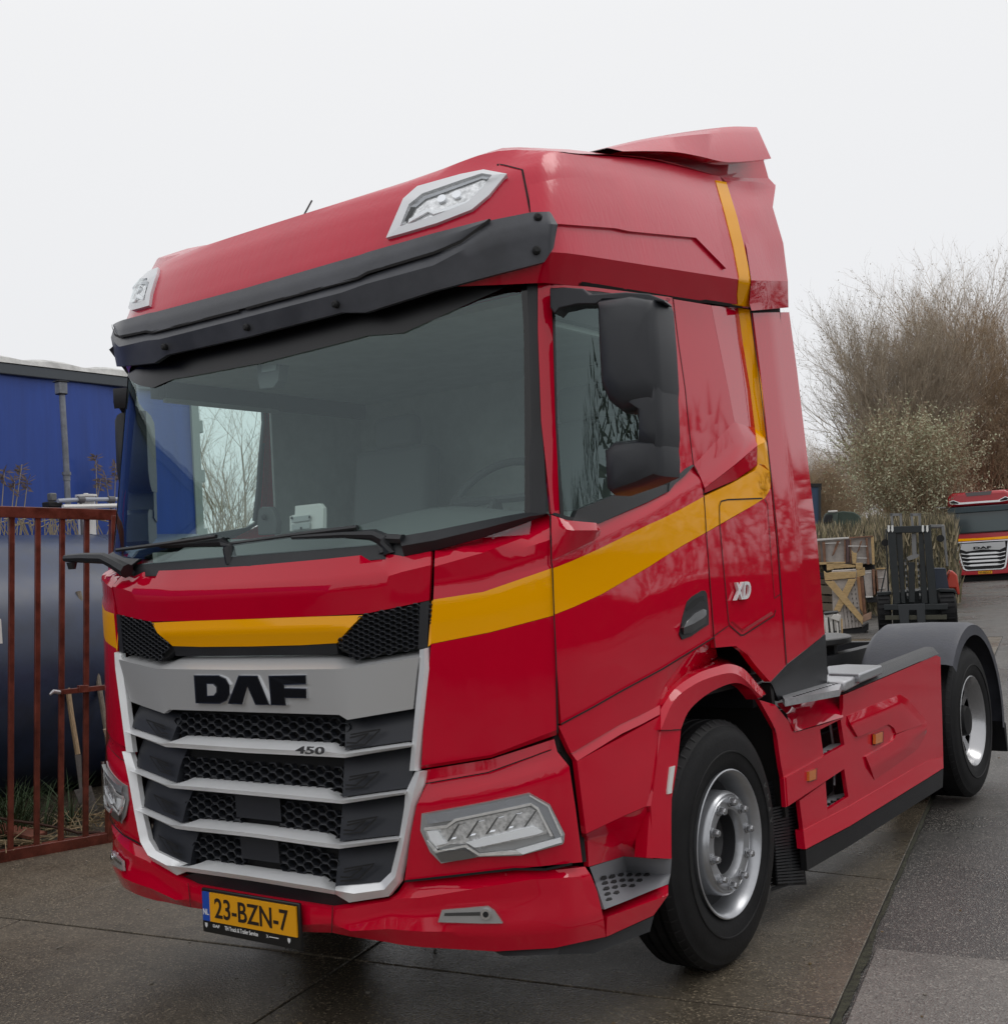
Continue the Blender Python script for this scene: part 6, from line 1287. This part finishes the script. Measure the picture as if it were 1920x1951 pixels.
def segmesh(name, segs, mt, parent=None, leaf=None, nleaf=0, lsize=.05, origin=Vector((0, 0, 0)), leafhalo=.1):
    n = len(segs); a = np.array([[*s[0]] for s in segs]); b_ = np.array([[*s[1]] for s in segs]); ra = np.array([s[2] for s in segs]); rb = np.array([s[3] for s in segs])
    d = b_-a; d /= np.linalg.norm(d, axis=1)[:, None]+1e-9; up = np.where(np.abs(d[:, 2:3]) < .9, np.array([[0, 0, 1.]]), np.array([[0, 1., 0]])); x = np.cross(d, up); x /= np.linalg.norm(x, axis=1)[:, None]; y = np.cross(x, d)
    V = np.zeros((n, 6, 3))
    for k in range(3):
        t = 2*math.pi*k/3; o = x*math.cos(t)+y*math.sin(t); V[:, k] = a+o*ra[:, None]; V[:, 3+k] = b_+o*rb[:, None]
    V = V.reshape(-1, 3); base = np.arange(n)[:, None]*6; F = np.concatenate([base+np.array([[k, (k+1) % 3, 3+(k+1) % 3, 3+k]]) for k in range(3)], 0)
    me = bpy.data.meshes.new(name); me.vertices.add(len(V)); me.vertices.foreach_set('co', (V-np.array([*origin])).ravel()); me.loops.add(F.size); me.loops.foreach_set('vertex_index', F.ravel()); me.polygons.add(len(F)); me.polygons.foreach_set('loop_start', np.arange(len(F))*4); me.update(); me.validate(); me.materials.append(mt)
    o = bpy.data.objects.new(name, me); COL.objects.link(o); o.parent = parent; return o
def bare_tree(name, base, h, spread, nst, seed, mt, lab, kids=(2, 2, 1), r0=.07, wob=.09, up=.05, shrink=.48, twr=1.0, group=None, maxl=3, mindir=.35):
    random.seed(seed); trunk = []; crown = []
    for i in range(nst):
        a = random.uniform(0, 6.28); lean = spread*math.sqrt(random.uniform(0.0, 1)); d = Vector((math.cos(a)*lean, math.sin(a)*lean, 1)).normalized(); s0 = []
        grow(s0, Vector((math.cos(a)*.25*lean, math.sin(a)*.25*lean, 0)), d, h*random.uniform(.8, 1.0)*(1-lean*.18), r0*random.uniform(.6, 1.1), 0, maxl, wob, up, kids, shrink)
        for s_ in s0: (trunk if s_[2] > r0*.42 else crown).append(s_)
    t = thing(name, base, lab, 'tree', group)
    segmesh('trunk', trunk, mt, t); segmesh('crown', crown, mt, t); return t, crown
def leaves(parent, crown, n, size, mt, seed=3, name='leaves'):
    random.seed(seed); m = MB(); ch = random.choices(crown, k=n)
    for s_ in ch:
        p = s_[1]+Vector((random.gauss(0, .05), random.gauss(0, .05), random.gauss(0, .05))); a = Vector((random.gauss(0, 1), random.gauss(0, 1), random.gauss(0, 1))).normalized()*size*random.uniform(.6, 1.3); b_ = Vector((random.gauss(0, 1), random.gauss(0, 1), random.gauss(0, 1))).normalized()*size*.5; m.v += [tuple(p), tuple(p+a*.5+b_*.5), tuple(p+a), tuple(p+a*.5-b_*.5)]; k = len(m.v); m.f.append((k-4, k-3, k-2, k-1)); m.mi.append(random.randrange(len(mt)))
    m.mats = list(mt); me = bpy.data.meshes.new(name); me.from_pydata(m.v, [], m.f); [me.materials.append(x) for x in mt]; me.polygons.foreach_set('material_index', m.mi); o = bpy.data.objects.new(name, me); COL.objects.link(o); o.parent = parent; o['kind'] = 'stuff'; return o
def tpos(u, dist): p = onD((u, 1060), dist); return Vector((p.x, p.y, hz(p.y)))
TA, ca = bare_tree('bare_tree', tpos(1735, 56), 11.2, .33, 40, 11, BARK, 'large bare many stemmed tree fanning out behind the forklift', kids=(3, 3, 1), r0=.10)
TA.scale = (.80, .80, .96)
TBt, cb = bare_tree('bare_tree', tpos(1892, 60), 12.2, .34, 42, 12, BARK2, 'dense brown bare tree standing above the distant red truck', kids=(3, 3, 1), r0=.08)
LG = [mat('willow grey green', (.40, .42, .27), .8), mat('willow pale', (.52, .52, .36), .8), mat('willow brown', (.27, .20, .13), .85)]
leaves(TA, ca, 12000, .11, [LG[2], mat('bud pale', (.42, .38, .28), .8)], 4); leaves(TBt, cb, 16000, .10, [LG[2], mat('catkin brown', (.27, .20, .12), .9)], 5)
TCt, cc_ = bare_tree('willow_bush', tpos(1765, 52.5), 6.2, .46, 38, 13, BARK2, 'pale grey green budding willow bush in front of the bare tree', kids=(3, 2, 1), r0=.045, shrink=.5)
leaves(TCt, cc_, 32000, .13, LG, 6)
YG = [mat('hedge yellow green', (.26, .28, .09), .85), mat('hedge olive', (.18, .19, .08), .85)]
TDt, cd_ = bare_tree('willow_bush', tpos(1905, 62), 5.6, .65, 26, 14, BARK2, 'yellow green bush spreading right behind the distant red truck roof', kids=(3, 2, 1), r0=.05, shrink=.5); leaves(TDt, cd_, 22000, .12, YG, 7)
for i, (u, d_, s_, lab) in enumerate(((1592, 95, .95, 'small far bare tree right above the green covered lorry'), (1566, 90, 1.05, 'small far bare tree close behind the blue container edge'))):
    c = copy_tree(TBt); c.location = tpos(u, d_); c.scale = (s_*.8, s_*.8, s_*.62); c.rotation_euler.z = i*1.3; c['label'] = lab
TP, cp = bare_tree('bare_tree', tpos(372, 38), 5.4, .42, 6, 31, BARK, 'small bare tree just beside the trailer end, seen through the cab', kids=(2, 1, 1), r0=.045)
for i, (u, d_, s_, lab) in enumerate(((425, 36, .92, 'bare tree seen left through both cab windows'), (500, 34, 1.12, 'bare tree seen at the right through both cab windows'))):
    c = copy_tree(TP); c.location = tpos(u, d_); c.scale = (s_, s_, s_); c.rotation_euler.z = 2+i*1.7; c['label'] = lab
    for ch in list(c.children):
        if ch.name.startswith('leaves'): bpy.data.objects.remove(ch)
# unseen bank of brush and trees, added around the yard to darken reflections
mb = MB(); random.seed(21)
WD = [mat('reflection bank dark green', (.035, .045, .025), .9), mat('reflection bank brown', (.06, .045, .03), .9), mat('reflection bank olive', (.07, .075, .035), .9)]
def okdir(x, y):
    d = Vector((x-CAM.x, y-CAM.y)); a = math.atan2(d.x, d.y); return not (-1.16 < a < -.14)
for i in range(46000):
    a = random.uniform(0, 6.28); R = random.uniform(19, 27); x, y = CAM.x+R*math.cos(a)*1.0, CAM.y+R*math.sin(a)+4
    if not okdir(x, y): continue
    H_ = 3.2+1.1*math.sin(a*7)+.9*math.sin(a*17+1)+.5*math.sin(a*41)
    if y < 2: H_ = H_*.55+.6
    else: H_ += 1.4
    z = random.uniform(0, 1)**1.1*max(1.2, H_); s_ = random.uniform(.03, .11); t = Vector((-math.sin(a), math.cos(a), 0))*s_*.35; p = Vector((x, y, z)); mb.v += [tuple(p-t), tuple(p+t), tuple(p+Vector((random.gauss(0, .16), random.gauss(0, .16), random.uniform(.3, .8))))]; k = len(mb.v); mb.f.append((k-3, k-2, k-1)); mb.mi.append(random.randrange(3))
mb.mats = WD; mb.build('reflection_tree_bank', smooth=False, kind='stuff')
mb = MB()
for a in np.arange(0, 6.28, .05):
    x, y = CAM.x+28*math.cos(a), CAM.y+28*math.sin(a)+4
    if okdir(x, y): mb.box((x, y, .6), (1.5, 1.5, 1.9+.6*math.sin(a*9)), WD[0], rz=a)
mb.build('reflection_hedge_bank', smooth=False, kind='stuff')  # unseen blocks behind the brush, added for the same reflections
# ---- distant truck
FR['T'] = (1520, 900, 4.76)
b = Bg(1876, 1107, 50); P0 = onD((1877, 1107), 50); P0.z = .233; FT = thing('tractor_unit', P0, 'distant red truck with yellow band parked at the right edge of the yard', 'truck')
b.P = P0; b.f = Vector((P0.x-CAM.x, P0.y-CAM.y, 0)).normalized(); b.r = Vector((b.f.y, -b.f.x, 0))
s50 = 50/FOC
def ft(name, pts, mt, th, back, bev=.0, mir=True, ang=30):
    """polygon in L pixels left of the truck centre (x=1695), mirrored about the centre"""
    m = MB(); up = Vector((0, 0, 1)); pl = [(P0+b.r*((x-1700)/4.76*s50)+up*((1107-(900+y/4.76))*s50*1.0)+b.f*back) for x, y in pts]; m.prism(rev(pl), b.f*th, mt)
    if mir == 'span' : pass
    m.build(name, FT, bevel=bev); 
    if mir is True:
        m2 = MB(); pl = [(P0-b.r*((x-1700)/4.76*s50)+up*((1107-(900+y/4.76))*s50)+b.f*back) for x, y in pts]; m2.prism(pl, b.f*th, mt); m2.build(name, FT, bevel=bev)
FRD = mat('distant red paint', (.42, .008, .018), .35, 0, .6)
ft('trailer_body', [(1410, 150), (1990, 150), (1990, 860), (1410, 860)], mat('trailer red', (.40, .05, .06), .5), 12, 2.3, mir=False)
ft('cab_side', [(1405, 545), (1995, 545), (1995, 925), (1405, 925)], FRD, 2.2, .05, .05, mir=False)
ft('cab_upper', [(1422, 320), (1978, 320), (1988, 545), (1412, 545)], FRD, 2.2, .10, .04, mir=False)
ft('roof', [(1422, 300), (1436, 200), (1480, 172), (1920, 172), (1964, 200), (1978, 300)], FRD, 2.0, .02, .12, mir=False)
ft('roof_hatch', [(1585, 175), (1815, 175), (1800, 208), (1600, 210)], mat('hatch grey', (.12, .11, .11), .5), .02, -.0, mir=False)
ft('sun_visor', [(1418, 305), (1982, 305), (1982, 345), (1960, 360), (1440, 362), (1418, 345)], mat('distant visor', (.03, .05, .06), .4), .3, -.10, .03, mir=False)
ft('windscreen', [(1424, 345), (1976, 345), (1984, 540), (1416, 540)], mat('distant windscreen', (.035, .06, .065), .08, 0, .5), .05, .06, mir=False)
ft('roof_lamp_trim', [(1446, 245), (1480, 235), (1540, 262), (1700, 262), (1700, 278), (1530, 280), (1450, 270)], SIL, .03, -.02)
ft('roof_lamp', [(1455, 250), (1480, 242), (1525, 262), (1522, 272), (1462, 268)], DRK, .03, -.03)
ft('yellow_band', [(1405, 585), (1470, 592), (1700, 596), (1700, 616), (1480, 616), (1470, 640), (1405, 625)], YEL, .04, .02)
ft('wiper_cowl', [(1416, 538), (1984, 538), (1984, 548), (1416, 548)], DRK, .05, .0, mir=False)
ft('grille_frame', [(1468, 622), (1700, 622), (1700, 630), (1486, 632), (1522, 830), (1535, 868), (1560, 880), (1700, 880), (1700, 888), (1548, 888), (1522, 872), (1508, 830)], SIL, .05, -.06)
ft('grille_back', [(1480, 628), (1920, 628), (1880, 870), (1850, 884), (1550, 884), (1520, 870)], DRK, .04, .0, mir=False)
ft('grille_header', [(1510, 640), (1700, 642), (1700, 702), (1560, 712), (1510, 690)], SILP, .04, -.05)
for y in (738, 772, 806, 842): ft('grille_slat', [(1512+(y-738)*.12, y-12), (1560, y-2), (1590, y-10), (1700, y-10), (1700, y+8), (1590, y+8), (1560, y+4), (1514+(y-738)*.12, y-4)], SIL, .03, -.05)
ft('headlight', [(1410, 815), (1495, 815), (1500, 835), (1470, 845), (1410, 838)], mat('distant lamp', (.5, .48, .46), .2, .5), .04, .02)
ft('bumper', [(1408, 850), (1500, 870), (1530, 892), (1700, 895), (1700, 930), (1425, 925)], FRD, .2, -.04, .02)
ft('corner_seam', [(1466, 545), (1470, 545), (1474, 640), (1470, 640)], DRK, .02, .035)
ft('underside', [(1425, 925), (1975, 925), (1975, 985), (1425, 985)], DRK, 1.0, .5, mir=False)
ft('mirror_arm', [(1325, 288), (1410, 292), (1410, 302), (1325, 298)], ALU, .1, .1)
ft('lookout_mirror', [(1368, 820), (1408, 822), (1408, 836), (1368, 834)], SIL, .1, .0)
up = Vector((0, 0, 1))
m = MB(); o_ = P0+b.r*((1620-1700)/4.76*s50)+up*((1107-(900+697/4.76))*s50)-b.f*.075; textbox(m, 'DAF', o_, b.r, up, 150/4.76*s50, 24/4.76*s50, .02, DRK, bold=.04); m.build('front_lettering', FT, smooth=False)
m = MB(); o_ = P0+b.r*((1645-1700)/4.76*s50)+up*((1107-(900+922/4.76))*s50)-b.f*.08; w5 = 118/4.76*s50; h5 = 26/4.76*s50; m.add([o_, o_+b.r*w5, o_+b.r*w5+up*h5, o_+up*h5], [(0, 1, 2, 3)], mat('plate yellow')if False else MATS['plate yellow']); m.build('number_plate', FT, smooth=False)
m = MB(); textbox(m, '47-BZV-7', o_-b.f*.01+b.r*w5*.08+up*h5*.2, b.r, up, w5*.84, h5*.6, .01, MATS['plate ink']); m.build('plate_number', FT, smooth=False)
for sg in (-1, 1):
    c = P0+b.r*sg*1.05+b.f*1.4+up*.5; m = MB(); m.tube([c-b.r*.15, c+b.r*.15], .5, RUB, 24); m.build('wheel', FT)
print('NOHIT', len(NOHIT), NOHIT[:5])
